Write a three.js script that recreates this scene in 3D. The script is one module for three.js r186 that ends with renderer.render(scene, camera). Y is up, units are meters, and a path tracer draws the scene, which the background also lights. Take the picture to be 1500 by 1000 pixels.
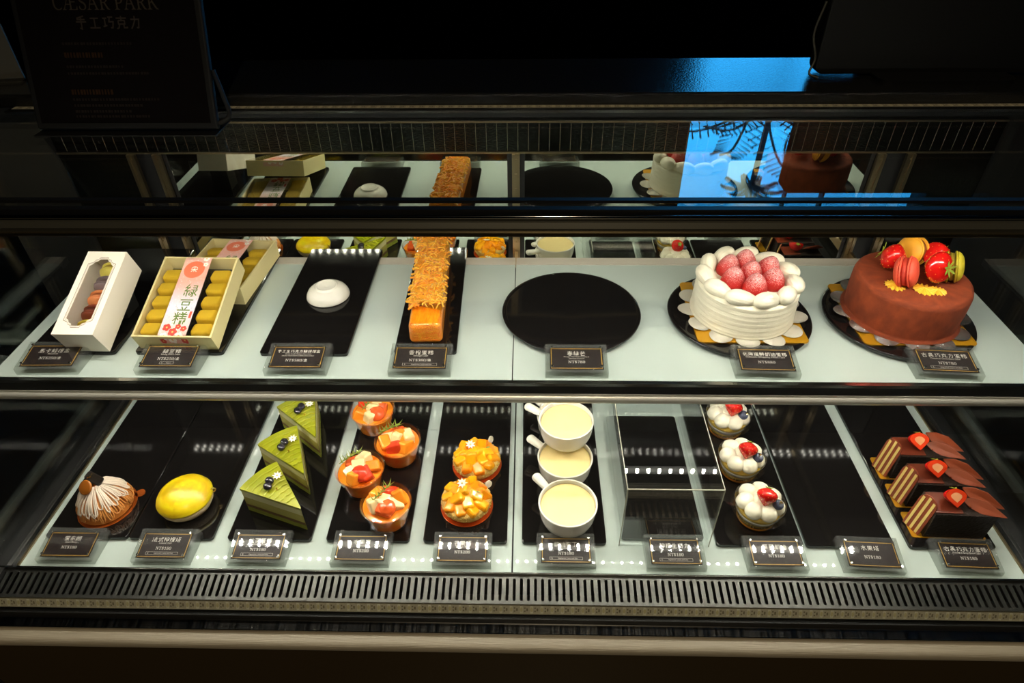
import * as THREE from 'three';
import { RoundedBoxGeometry } from 'three/addons/geometries/RoundedBoxGeometry.js';
import { mergeGeometries, mergeVertices } from 'three/addons/utils/BufferGeometryUtils.js';
import { ImprovedNoise } from 'three/addons/math/ImprovedNoise.js';
import { RectAreaLightUniformsLib } from 'three/addons/lights/RectAreaLightUniformsLib.js';

// ------------------------------------------------------------------ camera, sky, exposure
RectAreaLightUniformsLib.init();
const scene = new THREE.Scene();
const camera = new THREE.PerspectiveCamera(2 * Math.atan(500 / 956.39) * 180 / Math.PI, 1.5, 0.02, 100);
camera.position.set(0.023, 1.55, 0);
camera.rotation.order = 'YXZ';
camera.rotation.set(-0.672727, 0.029066, -0.012973);
scene.add(camera);
scene.background = new THREE.Color().setRGB(0.13, 1.65, 3.9);      // blue daylight outside the room's windows
const renderer = new THREE.WebGLRenderer({ antialias: true });
renderer.toneMapping = THREE.LinearToneMapping;
renderer.toneMappingExposure = 1.12;
renderer.shadowMap.enabled = true;
const LED = new THREE.Color().setRGB(1.0, 0.95, 0.83);
const LED_GLOW = 620, LED_AREA = 1.2;

// ------------------------------------------------------------------ helpers
let seed = 7;
const rnd = (a = 0, b = 1) => { seed = (Math.imul(seed, 1664525) + 1013904223) >>> 0; return a + (b - a) * seed / 4294967296; };
const PN = new ImprovedNoise();
const fbm = (x, y, z, o = 3) => { let s = 0, a = 0.5; for (let i = 0; i < o; i++) { s += a * PN.noise(x, y, z); x *= 2.03; y *= 2.03; z *= 2.03; a *= 0.5; } return s; };
const lin = (r, g, b) => new THREE.Color().setRGB(r, g, b);
const srgb = (r, g, b) => new THREE.Color().setRGB(r / 255, g / 255, b / 255, THREE.SRGBColorSpace);
const std = (color, roughness = 0.6, metalness = 0, more = {}) => new THREE.MeshStandardMaterial({ color, roughness, metalness, ...more });
const phys = (color, roughness = 0.6, more = {}) => new THREE.MeshPhysicalMaterial({ color, roughness, ...more });
const pane = (color = lin(1, 1, 1), more = {}) => new THREE.MeshPhysicalMaterial({ color, roughness: 0, transmission: 1, thickness: 0, ior: 1.5, ...more });

function canvasTex(w, h, draw, colour = true) {
  const c = document.createElement('canvas'); c.width = w; c.height = h;
  draw(c.getContext('2d'), w, h);
  const t = new THREE.CanvasTexture(c);
  if (colour) t.colorSpace = THREE.SRGBColorSpace;
  t.magFilter = THREE.LinearFilter; t.wrapS = t.wrapT = THREE.RepeatWrapping;
  return t;
}
function dataTex(n, fn, colour = false) {
  const d = new Uint8Array(n * n * 4);
  for (let y = 0; y < n; y++) for (let x = 0; x < n; x++) {
    const v = fn(x / n, y / n), i = (y * n + x) * 4, a = Array.isArray(v) ? v : [v, v, v];
    for (let k = 0; k < 3; k++) d[i + k] = Math.max(0, Math.min(255, a[k] * 255));
    d[i + 3] = 255;
  }
  const t = new THREE.DataTexture(d, n, n);
  t.magFilter = THREE.LinearFilter; t.wrapS = t.wrapT = THREE.RepeatWrapping; t.needsUpdate = true;
  if (colour) t.colorSpace = THREE.SRGBColorSpace;
  return t;
}
const rep = (t, x, y) => { const c = t.clone(); c.repeat.set(x, y); c.needsUpdate = true; return c; };

const used = new Map();
const numbered = (n) => { const k = used.get(n) ?? 0; used.set(n, k + 1); return k ? n + '_' + String(k).padStart(3, '0') : n; };
const shade = (m) => { m.castShadow = true; m.receiveShadow = true; return m; };
function part(name, geo, mat, parent, label) {
  const m = shade(new THREE.Mesh(geo, mat)); m.name = name; parent.add(m);
  if (label) m.userData.label = label;
  return m;
}
function thing(name, label, category, [x, y, z] = [0, 0, 0], turn = 0, group) {
  const o = new THREE.Group(); o.name = numbered(name); scene.add(o);
  o.position.set(x, y, z); o.rotation.y = turn; o.userData = { label, category };
  if (group) o.userData.group = group;
  return o;
}
function single(name, geo, mat, label, category, [x, y, z] = [0, 0, 0], turn = 0, group) {
  const m = shade(new THREE.Mesh(geo, mat)); m.name = numbered(name); scene.add(m);
  m.position.set(x, y, z); m.rotation.y = turn; m.userData = { label, category };
  if (group) m.userData.group = group;
  return m;
}
function structure(name, geo, mat) {
  const m = shade(new THREE.Mesh(geo, mat)); m.name = name; scene.add(m); m.userData = { kind: 'structure' };
  return m;
}
function dup(src, pos, turn, label) {
  const r = src.clone(); r.name = numbered(src.name.replace(/_\d{3}$/, '')); scene.add(r);
  r.userData = { ...src.userData, label: label ?? src.userData.label };
  r.position.set(...pos); r.rotation.y = turn;
  return r;
}
const G = {
  box: (w, h, d, x = 0, y = 0, z = 0) => new THREE.BoxGeometry(w, h, d).translate(x, y, z),
  span: (x0, x1, y0, y1, z0, z1) => new THREE.BoxGeometry(x1 - x0, y1 - y0, z1 - z0).translate((x0 + x1) / 2, (y0 + y1) / 2, (z0 + z1) / 2),
  rbox: (w, h, d, r, s = 2) => new RoundedBoxGeometry(w, h, d, s, r),
  lathe: (pts, seg = 40, a = 0, b = Math.PI * 2) => new THREE.LatheGeometry(pts.map((p) => new THREE.Vector2(p[0], p[1])), seg, a, b),
  cyl: (r0, r1, h, seg = 24) => new THREE.CylinderGeometry(r0, r1, h, seg),
  sph: (r, w = 20, h = 14) => new THREE.SphereGeometry(r, w, h),
  tube: (pts, r, n = 12, s = 6, closed = false) => new THREE.TubeGeometry(new THREE.CatmullRomCurve3(pts.map((p) => new THREE.Vector3(...p)), closed), n, r, s, closed),
  // a profile of (z, y) points drawn out along x
  prism: (pts, x0, x1) => {
    const s = new THREE.Shape(pts.map(([z, y]) => new THREE.Vector2(-z, y)));
    return new THREE.ExtrudeGeometry(s, { depth: x1 - x0, bevelEnabled: false }).rotateY(Math.PI / 2).translate(x0, 0, 0);
  },
  flat: (shape, depth, bevel = 0, seg = 2) => new THREE.ExtrudeGeometry(shape, { depth: depth - 2 * bevel, bevelEnabled: bevel > 0, bevelSize: bevel, bevelThickness: bevel, bevelSegments: seg, bevelOffset: -bevel, curveSegments: 16 })
    .translate(0, 0, bevel).rotateX(-Math.PI / 2),       // lies in xz, rises to +y; shape's +y is -z
  grid: (nu, nv, fn, wrap = false) => {
    const p = [], uv = [], idx = [];
    for (let j = 0; j <= nv; j++) for (let i = 0; i <= nu; i++) { p.push(...fn(i / nu, j / nv)); uv.push(i / nu, j / nv); }
    for (let j = 0; j < nv; j++) for (let i = 0; i < nu; i++) { const a = j * (nu + 1) + i, b = a + 1, c = a + nu + 1, d = c + 1; idx.push(a, b, d, a, d, c); }
    const g = new THREE.BufferGeometry();
    g.setAttribute('position', new THREE.Float32BufferAttribute(p, 3)); g.setAttribute('uv', new THREE.Float32BufferAttribute(uv, 2)); g.setIndex(idx); g.computeVertexNormals();
    return g;
  },
};
function roundRect(w, d, r) {
  const s = new THREE.Shape(), x = w / 2, y = d / 2;
  s.moveTo(-x + r, -y); s.lineTo(x - r, -y); s.absarc(x - r, -y + r, r, -Math.PI / 2, 0); s.lineTo(x, y - r); s.absarc(x - r, y - r, r, 0, Math.PI / 2);
  s.lineTo(-x + r, y); s.absarc(-x + r, y - r, r, Math.PI / 2, Math.PI); s.lineTo(-x, -y + r); s.absarc(-x + r, -y + r, r, Math.PI, Math.PI * 1.5);
  return s;
}
const plain = (g) => { const q = g.index ? g.toNonIndexed() : g; for (const k of Object.keys(q.attributes)) if (!['position', 'normal', 'uv'].includes(k)) q.deleteAttribute(k); return q; };
const merge = (list) => mergeGeometries(list.map(plain));
function place(g, [x, y, z] = [0, 0, 0], [rx, ry, rz] = [0, 0, 0], s = 1) {
  const sc = Array.isArray(s) ? new THREE.Vector3(...s) : new THREE.Vector3(s, s, s);
  return g.applyMatrix4(new THREE.Matrix4().compose(new THREE.Vector3(x, y, z), new THREE.Quaternion().setFromEuler(new THREE.Euler(rx, ry, rz, 'YXZ')), sc));
}
function deform(g, fn, smooth = true) {
  if (smooth) { const uv = g.attributes.uv; g.deleteAttribute('normal'); g = mergeVertices(g, 1e-6); }
  const p = g.attributes.position;
  for (let i = 0; i < p.count; i++) { const r = fn(p.getX(i), p.getY(i), p.getZ(i), i); p.setXYZ(i, r[0], r[1], r[2]); }
  g.computeVertexNormals();
  return g;
}
const lump = (g, amp, f, off = 0) => deform(g, (x, y, z) => { const n = 1 + amp * fbm(x * f + off, y * f + 3.1, z * f - off, 2) * 2; return [x * n, y * n, z * n]; });

// ------------------------------------------------------------------ shared materials
const noiseA = dataTex(256, (u, v) => 0.5 + fbm(u * 24, v * 24, 1, 4));
const grainFine = dataTex(256, () => rnd());
const brushed = dataTex(256, (() => { const row = Array.from({ length: 256 }, () => rnd()); return (u, v) => 0.35 + 0.4 * row[Math.floor(v * 255)] + 0.12 * rnd(); })());
const chipReflectionTex = canvasTex(64, 32, (c, w, h) => {  // painted pattern of an LED row as its reflection shows it
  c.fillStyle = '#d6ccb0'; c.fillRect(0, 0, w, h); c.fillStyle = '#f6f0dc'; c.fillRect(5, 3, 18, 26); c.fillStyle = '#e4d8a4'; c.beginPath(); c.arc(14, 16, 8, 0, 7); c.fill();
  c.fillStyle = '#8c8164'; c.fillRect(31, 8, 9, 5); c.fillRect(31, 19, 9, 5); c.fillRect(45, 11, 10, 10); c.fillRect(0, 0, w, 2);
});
const M = {
  room: std(lin(0.012, 0.011, 0.011), 0.8),
  floor: std(lin(0.02, 0.018, 0.016), 0.35),
  ceiling: std(lin(0.02, 0.02, 0.02), 0.9),
  frame: std(lin(0.01, 0.012, 0.014), 0.5),
  glass: pane(lin(0.985, 0.995, 0.985)),
  topGlass: pane(lin(0.97, 0.99, 0.975), { ior: 1.52 }),
  film: pane(lin(0.99, 0.99, 0.99), { ior: 1.45, roughness: 0.02 }),
  acrylic: pane(lin(0.985, 0.99, 0.99), { ior: 1.49 }),
  acrylicBlock: new THREE.MeshPhysicalMaterial({ color: lin(0.9, 0.92, 0.9), roughness: 0.02, transmission: 0.92, thickness: 0, ior: 1.49 }),
  acrylicCover: pane(lin(0.97, 0.97, 0.97), { ior: 1.49, roughness: 0.035 }),
  mirror: std(lin(0.62, 0.65, 0.57), 0.015, 1),
  steel: std(lin(0.56, 0.55, 0.52), 0.28, 1, { roughnessMap: rep(brushed, 2, 2) }),
  chrome: std(lin(0.62, 0.61, 0.59), 0.08, 1),
  grille: std(lin(0.125, 0.125, 0.115), 0.36, 1, { bumpMap: rep(noiseA, 6, 1), bumpScale: 0.0002 }),
  darkSteel: std(lin(0.055, 0.058, 0.05), 0.16, 1, { bumpMap: rep(noiseA, 12, 1), bumpScale: 0.0004 }),
  anodised: std(lin(0.13, 0.125, 0.10), 0.38, 0.5),
  rubber: std(lin(0.006, 0.006, 0.006), 0.55),
  black: std(lin(0.008, 0.008, 0.008), 0.7),
  jet: std(lin(0.003, 0.003, 0.003), 0.6),
  deck: phys(srgb(192, 205, 199), 0.018, { ior: 1.5, specularIntensity: 1 }),
  shelfTrim: std(srgb(196, 188, 176), 0.4, 0.1),
  gilt: std(lin(0.42, 0.33, 0.20), 0.3, 1),
  stone: std(srgb(184, 172, 150), 0.35, 0, { bumpMap: rep(noiseA, 20, 1), bumpScale: 0.0003 }),
  front: std(srgb(84, 68, 40), 0.5),
  counter: phys(lin(0.012, 0.012, 0.011), 0.14, { ior: 1.6, bumpMap: rep(noiseA, 30, 4), bumpScale: 0.0002 }),
  tray: phys(lin(0.0075, 0.0065, 0.0062), 0.07, { ior: 1.5 }),
  card: std(lin(0.02, 0.018, 0.018), 0.4),
  screw: std(lin(0.75, 0.72, 0.66), 0.15, 1),
  goldBoard: std(srgb(206, 150, 30), 0.38, 0.45),
  foil: std(lin(0.78, 0.77, 0.74), 0.22, 1, { bumpMap: rep(noiseA, 3, 3), bumpScale: 0.0012 }),
  cream: phys(srgb(240, 233, 210), 0.42, { sheen: 0.1, sheenColor: lin(1, 0.97, 0.9) }),
  berry: phys(srgb(206, 24, 20), 0.16, { clearcoat: 0.7, clearcoatRoughness: 0.05 }),
  seedDot: std(srgb(226, 170, 60), 0.5),
  calyx: std(srgb(132, 150, 40), 0.55),
  goldLeaf: std(lin(0.95, 0.68, 0.2), 0.22, 1),
  blueberry: phys(srgb(62, 68, 92), 0.4, { clearcoat: 0.3 }),
  plastic: pane(lin(0.985, 0.985, 0.985), { ior: 1.45 }),
  daisy: std(srgb(255, 246, 230), 0.5),
  ceramic: phys(srgb(240, 236, 224), 0.12, { clearcoat: 0.6, clearcoatRoughness: 0.05 }),
  choc: std(lin(0.016, 0.008, 0.004), 0.42, 0, { bumpMap: rep(noiseA, 1, 2.5), bumpScale: 0.0022 }),
  milkChoc: std(srgb(134, 60, 32), 0.45),
  darkSheet: phys(srgb(98, 42, 24), 0.3, { clearcoat: 0.3 }),
  paperCream: std(srgb(250, 240, 224), 0.7),
};

// ------------------------------------------------------------------ the room and its windows
structure('floor', G.span(-3.5, 5.2, -0.1, 0, -5.2, 3), M.floor);
structure('ceiling', G.span(-3.5, 5.2, 4.2, 4.3, -5.2, 3), M.ceiling);
structure('wall_left', G.span(-3.6, -3.5, 0, 4.2, -5.2, 3), M.room);
structure('wall_right', G.span(5.2, 5.3, 0, 4.2, -5.2, 3), M.room);
structure('wall_front', G.span(-3.6, 5.3, 0, 4.2, 3, 3.1), M.room);
structure('wall_back', merge([
  G.span(-3.5, 1.275, 0, 4.2, -5.2, -5), G.span(3.285, 3.66, 0, 4.2, -5.2, -5), G.span(3.80, 5.2, 0, 4.2, -5.2, -5),
  G.span(1.275, 3.285, 0, 1.3, -5.2, -5), G.span(1.275, 3.285, 4.0, 4.2, -5.2, -5), G.span(3.66, 3.80, 0, 1.3, -5.2, -5), G.span(3.66, 3.80, 4.0, 4.2, -5.2, -5)]), M.room);
{
  const w = structure('window_1', merge([G.span(1.275, 3.285, 1.3, 1.34, -5.14, -5.04), G.span(1.275, 3.285, 3.96, 4.0, -5.14, -5.04), G.span(2.477, 2.493, 1.34, 3.96, -5.13, -5.06), G.span(2.165, 2.180, 1.34, 3.96, -5.12, -5.06)]), M.frame);
  part('pane', G.span(1.275, 2.165, 1.34, 3.96, -5.105, -5.095), M.glass, w); part('pane', G.span(2.180, 2.477, 1.34, 3.96, -5.105, -5.095), M.glass, w); part('pane', G.span(2.493, 3.285, 1.34, 3.96, -5.105, -5.095), M.glass, w);
  const w2 = structure('window_2', merge([G.span(3.66, 3.8, 1.3, 1.33, -5.14, -5.04), G.span(3.66, 3.8, 3.97, 4.0, -5.14, -5.04)]), M.frame);
  part('pane', G.span(3.66, 3.8, 1.33, 3.97, -5.105, -5.095), pane(lin(0.25, 0.4, 0.4)), w2);
}
{ // the palm that stands outside the tall window
  const t = thing('palm_tree', 'dark palm tree outside the tall blue window', 'palm', [2.29, 0, -6.2]);
  const bark = std(lin(0.02, 0.03, 0.04), 0.9), frond = std(lin(0.012, 0.03, 0.035), 0.8);
  part('trunk', G.tube([[0.1, 0, 0], [0.05, 1.5, 0], [0.02, 2.8, 0], [0, 3.66, 0]], 0.03, 20, 8), bark, t);
  const leaf = (len, droop, up) => {
    const list = [];
    const at = (s) => [0, up * s * len - droop * s * s * len, -len * s * 0.9];
    list.push(G.tube([0, 0.3, 0.6, 1].map(at), 0.012, 10, 5));
    for (let k = 1; k < 16; k++) for (const sd of [-1, 1]) {
      const s = k / 16, [, y, z] = at(s), l = 0.26 * len * (1 - s * 0.6);
      list.push(place(new THREE.ConeGeometry(0.009, l, 4), [sd * l * 0.4, y - l * 0.2, z - l * 0.15], [0.3, 0, sd * (Math.PI / 2 + 0.5)]));
    }
    return merge(list);
  };
  for (let k = 0; k < 9; k++) part('frond', leaf(0.34, 0.5, 0.55).rotateY(k * 0.72), std(lin(0.10, 0.06, 0.05), 0.9), t).position.set(0, 3.66, 0);
  for (let k = 0; k < 11; k++) part('frond', leaf(0.85 + 0.2 * (k % 3), 0.75, 1.0).rotateY(k * 0.6 + 0.2), frond, t).position.set(-0.15 + 0.06 * (k % 4), 2.72, 0.05);
}

// ------------------------------------------------------------------ the glass display case
const X0 = -0.854, X1 = 0.862, GX0 = -0.902, GX1 = 0.910, DECK = 0.55, SHELF = 0.85, TRAY_H = 0.008;
const kase = thing('display_case', 'long refrigerated glass cake display case with slanted front pane and slotted air grille', 'display case');
part('plinth', G.span(GX0 - 0.03, GX1 + 0.03, 0, 0.478, -1.24, -0.527), M.front, kase, 'dark brown front panel');
part('ledge', (() => {
  const pts = [[-0.60, 0.478], [-0.521, 0.478]];
  for (let k = 0; k <= 6; k++) pts.push([-0.521 - 0.004 + 0.010 * Math.cos(k * Math.PI / 12), 0.490 + 0.010 * Math.sin(k * Math.PI / 12)]);
  pts.push([-0.60, 0.500]);
  return G.prism(pts, GX0 - 0.03, GX1 + 0.03);
})(), M.stone, kase, 'beige stone ledge');
part('chrome_rail', G.prism([[-0.5558, 0.500], [-0.5395, 0.500], [-0.5395, 0.5045], [-0.5405, 0.5056], [-0.5558, 0.5085]], GX0 - 0.01, GX1 + 0.01), M.steel, kase, 'polished chrome rail');
part('glass_channel', G.prism([[-0.566, 0.49], [-0.556, 0.49], [-0.556, 0.5215], [-0.5575, 0.5215], [-0.5575, 0.513], [-0.5645, 0.513], [-0.5645, 0.5145], [-0.566, 0.5145]], GX0, GX1), M.rubber, kase);
part('lip_strip', G.prism([[-0.5745, 0.50], [-0.5668, 0.50], [-0.5668, 0.5190], [-0.5745, 0.5350]], GX0 + 0.012, GX1 - 0.012), M.steel, kase, 'steel lip');
part('light_tape', G.grid(1, 1, (u, v) => [GX0 + 0.014 + u * (GX1 - GX0 - 0.028), 0.5195 + v * 0.0150, -0.5664 - v * 0.0074]), std(lin(1, 1, 1), 0.4, 0, { map: rep(chipReflectionTex, 105, 1), side: THREE.DoubleSide }), kase, 'pale strip painted with the reflection of light chips');  // reflection of the LED row on the lip, painted as a chip pattern
{ // slotted grille: one sheet with real slots
  const s = new THREE.Shape([[GX0 + 0.012, 0], [GX1 - 0.012, 0], [GX1 - 0.012, 0.0475], [GX0 + 0.012, 0.0475]].map((p) => new THREE.Vector2(...p)));
  const n = 149, pitch = (GX1 - GX0 - 0.04) / n;
  for (let k = 0; k < n; k++) {
    const x = GX0 + 0.02 + (k + 0.5) * pitch, r = 0.00255, h = new THREE.Path();
    h.absarc(x, 0.0075, r, Math.PI, 2 * Math.PI); h.lineTo(x + r, 0.0405); h.absarc(x, 0.0405, r, 0, Math.PI); h.lineTo(x - r, 0.0075);
    s.holes.push(h);
  }
  const g = new THREE.ExtrudeGeometry(s, { depth: 0.0015, bevelEnabled: false, curveSegments: 5 }).rotateX(-Math.PI / 2);
  const m = part('vent_grille', g, M.grille, kase, 'slotted steel air grille'); m.position.set(0, 0.5365, -0.574); m.rotation.x = 0.16;
}
part('grille_edge', G.span(GX0 + 0.012, GX1 - 0.012, 0.536, 0.5515, -0.6235, -0.6205), M.chrome, kase, 'bright steel edge');
part('air_duct', merge([G.span(GX0, GX1, 0.47, 0.479, -1.20, -0.566), G.span(GX0, GX1, 0.479, 0.53, -0.628, -0.6245)]), M.black, kase);
for (const [s, a] of [[-1, X0], [1, X1]]) {
  const b = s < 0 ? GX0 : GX1, mid = a + s * 0.022;
  part('edge_bead', G.span(Math.min(a, a + s * 0.004), Math.max(a, a + s * 0.004), 0.535, 0.5525, -1.19, -0.6245), M.gilt, kase);
  part('side_channel', G.span(Math.min(a + s * 0.0045, mid), Math.max(a + s * 0.0045, mid), 0.53, 0.546, -1.19, -0.6245), M.steel, kase);
  part('side_gasket', G.span(Math.min(mid + s * 0.0005, b), Math.max(mid + s * 0.0005, b), 0.50, 0.551, -1.21, -0.566), M.rubber, kase);
  // side pane: slants with the front glass
  const g = new THREE.ExtrudeGeometry(new THREE.Shape([[0.562, 0.552], [0.7480, 1.132], [1.20, 1.132], [1.20, 0.552]].map((p) => new THREE.Vector2(...p))), { depth: 0.006, bevelEnabled: false }).rotateY(Math.PI / 2);
  const m = part('side_glass', g, M.glass, kase); m.position.x = s < 0 ? GX0 - 0.006 + 0.008 : GX1 - 0.008;
  m.userData.label = 'clear end pane';
}
part('front_glass', G.prism([[-0.5635, 0.5135], [-0.5585, 0.5135], [-0.7425, 1.132], [-0.7475, 1.132]], GX0 - 0.004, GX1 + 0.004), M.glass, kase, 'slanted clear front pane');
part('top_glass', G.span(GX0 - 0.004, GX1 + 0.004, 1.149, 1.155, -1.18, -0.772), M.topGlass, kase, 'flat clear top pane');
part('top_rail', merge([
  G.prism([[-0.7875, 1.1325], [-0.750, 1.1325], [-0.7455, 1.1345], [-0.7435, 1.142], [-0.7475, 1.1485], [-0.7875, 1.1485]], GX0 - 0.01, GX1 + 0.01)]), M.anodised, kase, 'dark anodised front rail');
part('rail_gasket', merge([G.span(GX0 - 0.004, GX1 + 0.004, 1.1555, 1.1595, -0.7965, -0.7875), G.span(GX0 - 0.004, GX1 + 0.004, 1.1485, 1.1595, -0.7715, -0.7615)]), M.rubber, kase);
part('rail_trim', G.span(GX0 - 0.01, GX1 + 0.01, 1.1305, 1.1345, -0.7455, -0.7425), M.gilt, kase);
part('rail_bead', place(G.cyl(0.003, 0.003, GX1 - GX0, 10), [(GX0 + GX1) / 2, 1.1525, -0.7545], [0, 0, Math.PI / 2]), M.chrome, kase);
// back of the case
part('head_panel', (() => { const g = G.box(GX1 - GX0 - 0.01, 0.062, 0.006, (GX0 + GX1) / 2, 1.083, -1.213); return g; })(), M.darkSteel, kase, 'brushed dark steel panel above the mirrored doors');
part('vent_fins', merge(Array.from({ length: 89 }, (_, k) => G.cyl(0.0007, 0.0007, 0.056, 6).translate(GX0 + 0.026 + k * 0.02, 1.0815, -1.2098))), M.steel, kase, 'thin upright ribs added for streaks of reflected light').userData.kind = 'stuff';  // ribs added to imitate upright streaks of LED light on the panel
part('head_trim', merge([G.span(GX0 + 0.005, GX1 - 0.005, 1.050, 1.053, -1.2095, -1.206), G.span(GX0 + 0.005, GX1 - 0.005, 1.110, 1.113, -1.2095, -1.206)]), M.gilt, kase);
part('back_panel', G.span(GX0 - 0.03, GX1 + 0.03, 0.479, 1.149, -1.245, -1.224), M.black, kase);
part('light_cover', G.span(GX0 + 0.005, GX1 - 0.005, 1.1555, 1.160, -1.155, -1.128), M.steel, kase);
const standard = (x, w) => merge([G.span(x - w, x - w * 0.3, 0.56, 1.05, -1.2085, -1.2), G.span(x + w * 0.3, x + w, 0.56, 1.05, -1.2085, -1.2), G.span(x - w * 0.3, x + w * 0.3, 0.56, 1.05, -1.2085, -1.204),
  ...Array.from({ length: 16 }, (_, k) => G.span(x - w * 0.3, x + w * 0.3, 0.575 + k * 0.03, 0.59 + k * 0.03, -1.204, -1.2015))]);
for (const x of [0, -0.7, -0.75, 0.695, 0.75]) part('shelf_standard', standard(x, x ? 0.008 : 0.0075), M.gilt, kase, 'slotted metal upright');
for (const [a, b] of [[-0.897, -0.762], [0.762, 0.905]]) part('corner_panel', G.span(a, b, 0.552, 1.05, -1.216, -1.2105), M.darkSteel, kase);
// LED bars
function ledBar(y, z, parent, tilt, pitch = 0.0235, rows = [0], power = 1, chip = 0.0048) {
  const bar = part('led_bar', G.box(X1 - X0, 0.006, 0.016), M.steel, parent); bar.position.set((X0 + X1) / 2, y, z); bar.rotation.x = tilt;
  const n = Math.floor((X1 - X0 - 0.01) / pitch), chips = [];
  for (const dz of rows) for (let k = 0; k < n; k++) chips.push(G.box(chip, 0.0016, chip * 0.83, (k - (n - 1) / 2) * pitch, -0.0038, dz));
  const c = part('led_chips', merge(chips), new THREE.MeshStandardMaterial({ color: lin(0.9, 0.85, 0.7), emissive: LED, emissiveIntensity: LED_GLOW * power / rows.length * pitch / 0.0235, roughness: 0.5 }), bar, 'row of small warm white light chips');
  c.userData.kind = 'stuff';
  const l = new THREE.RectAreaLight(LED, LED_AREA * power, X1 - X0 - 0.01, 0.014); l.rotation.x = -Math.PI / 2; l.position.y = -0.0062; bar.add(l);
}
ledBar(1.1290, -0.800, kase, 0.05, 0.0235, [-0.0045, 0.0045], 1.05);

for (const s of [-1, 1]) {
  const a = s < 0 ? -0.684 : 0.017, b = s < 0 ? -0.017 : 0.679;
  const d = thing('sliding_door', s < 0 ? 'mirrored sliding door behind the boxed cakes and the orange loaf' : 'mirrored sliding door behind the round cakes and round trays', 'door', [0, 0, 0], 0, 'mirrored back doors');
  part('mirror_pane', G.span(a, b, 0.558, 1.049, -1.2165, -1.2105), M.mirror, d, 'mirror pane');
  part('stile', G.span(s < 0 ? b : a - 0.009, s < 0 ? b + 0.009 : a, 0.558, 1.049, -1.2165, -1.2095), M.rubber, d);
  part('stile', G.span(s < 0 ? a - 0.007 : b, s < 0 ? a : b + 0.007, 0.558, 1.049, -1.2165, -1.2095), M.rubber, d);
}

// lower deck
{
  const t = thing('lower_deck', 'pale frosted glass bottom deck of the case under the long black trays', 'shelf');
  part('deck_pane', G.span(X0 + 0.0005, -0.0014, DECK - 0.006, DECK, -1.19, -0.6245), M.deck, t);
  part('deck_pane', G.span(0.0014, X1 - 0.0005, DECK - 0.006, DECK, -1.19, -0.6245), M.deck, t);
  part('deck_support', G.span(X0 + 0.01, X1 - 0.01, 0.53, DECK - 0.0065, -1.19, -0.63), M.black, t);
}
// upper shelf
{
  const t = thing('upper_shelf', 'pale frosted glass upper shelf with a dark banded front rail', 'shelf');
  for (const [a, b] of [[X0, -0.0008], [0.0008, X1]]) {
    part('shelf_pane', G.span(a, b, SHELF - 0.006, SHELF, -1.126, -0.7795), M.deck, t);
    part('back_rail', G.span(a, b, SHELF - 0.012, SHELF + 0.0015, -1.151, -1.1265), M.shelfTrim, t, 'taupe back rail');
  }
  const r0 = -0.779, r1 = -0.772;
  part('rail_top', G.span(GX0 + 0.02, GX1 - 0.02, SHELF - 0.0065, SHELF - 0.0005, r0, r1), M.steel, t);
  part('rail_band', G.span(GX0 + 0.02, GX1 - 0.02, SHELF - 0.0235, SHELF - 0.007, r0, r1 - 0.001), M.rubber, t, 'black band of the rail');
  part('rail_lip', place(new THREE.CapsuleGeometry(0.0085, GX1 - GX0 - 0.06, 6, 16), [(GX0 + GX1) / 2, SHELF - 0.0330, -0.7735], [0, 0, Math.PI / 2]), std(srgb(222, 216, 204), 0.3, 0.45), t, 'rounded silver lip');
  part('underside', G.span(X0, X1, SHELF - 0.0115, SHELF - 0.0065, -1.126, -0.7895), M.black, t);
  for (const x of [-0.7, 0, 0.7]) part('bracket', G.span(x - 0.003, x + 0.003, SHELF - 0.035, SHELF - 0.0125, -1.199, -0.82), M.gilt, t);
  ledBar(SHELF - 0.0170, -0.826, t, 0.0, 0.021);
  ledBar(SHELF - 0.0165, -1.137, t, 0.0, 0.0188, [-0.0055, 0.0055], 0.12, 0.0034);
}
// dark service counter that runs behind the glass top
{
  const t = thing('service_counter', 'polished dark stone counter slab along the back of the glass top', 'counter');
  part('slab', (() => { const g = new RoundedBoxGeometry(2.9, 0.024, 0.215, 3, 0.006); return g.translate(0.35, 1.1685, -1.262); })(), M.counter, t);
  part('cabinet', G.span(-1.1, 1.8, 0, 1.1555, -1.36, -1.247), M.black, t);
  part('light_tape', G.grid(1, 1, (u, v) => [GX0 + 0.01 + u * (GX1 - GX0 - 0.02), 1.1604, -1.141 - v * 0.0135]), std(lin(1, 1, 1), 0.4, 0, { map: rep(chipReflectionTex, 105, 1), side: THREE.DoubleSide }), t, 'pale strip painted with the reflection of light chips');  // painted LED reflection again, along the counter edge
}
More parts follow.
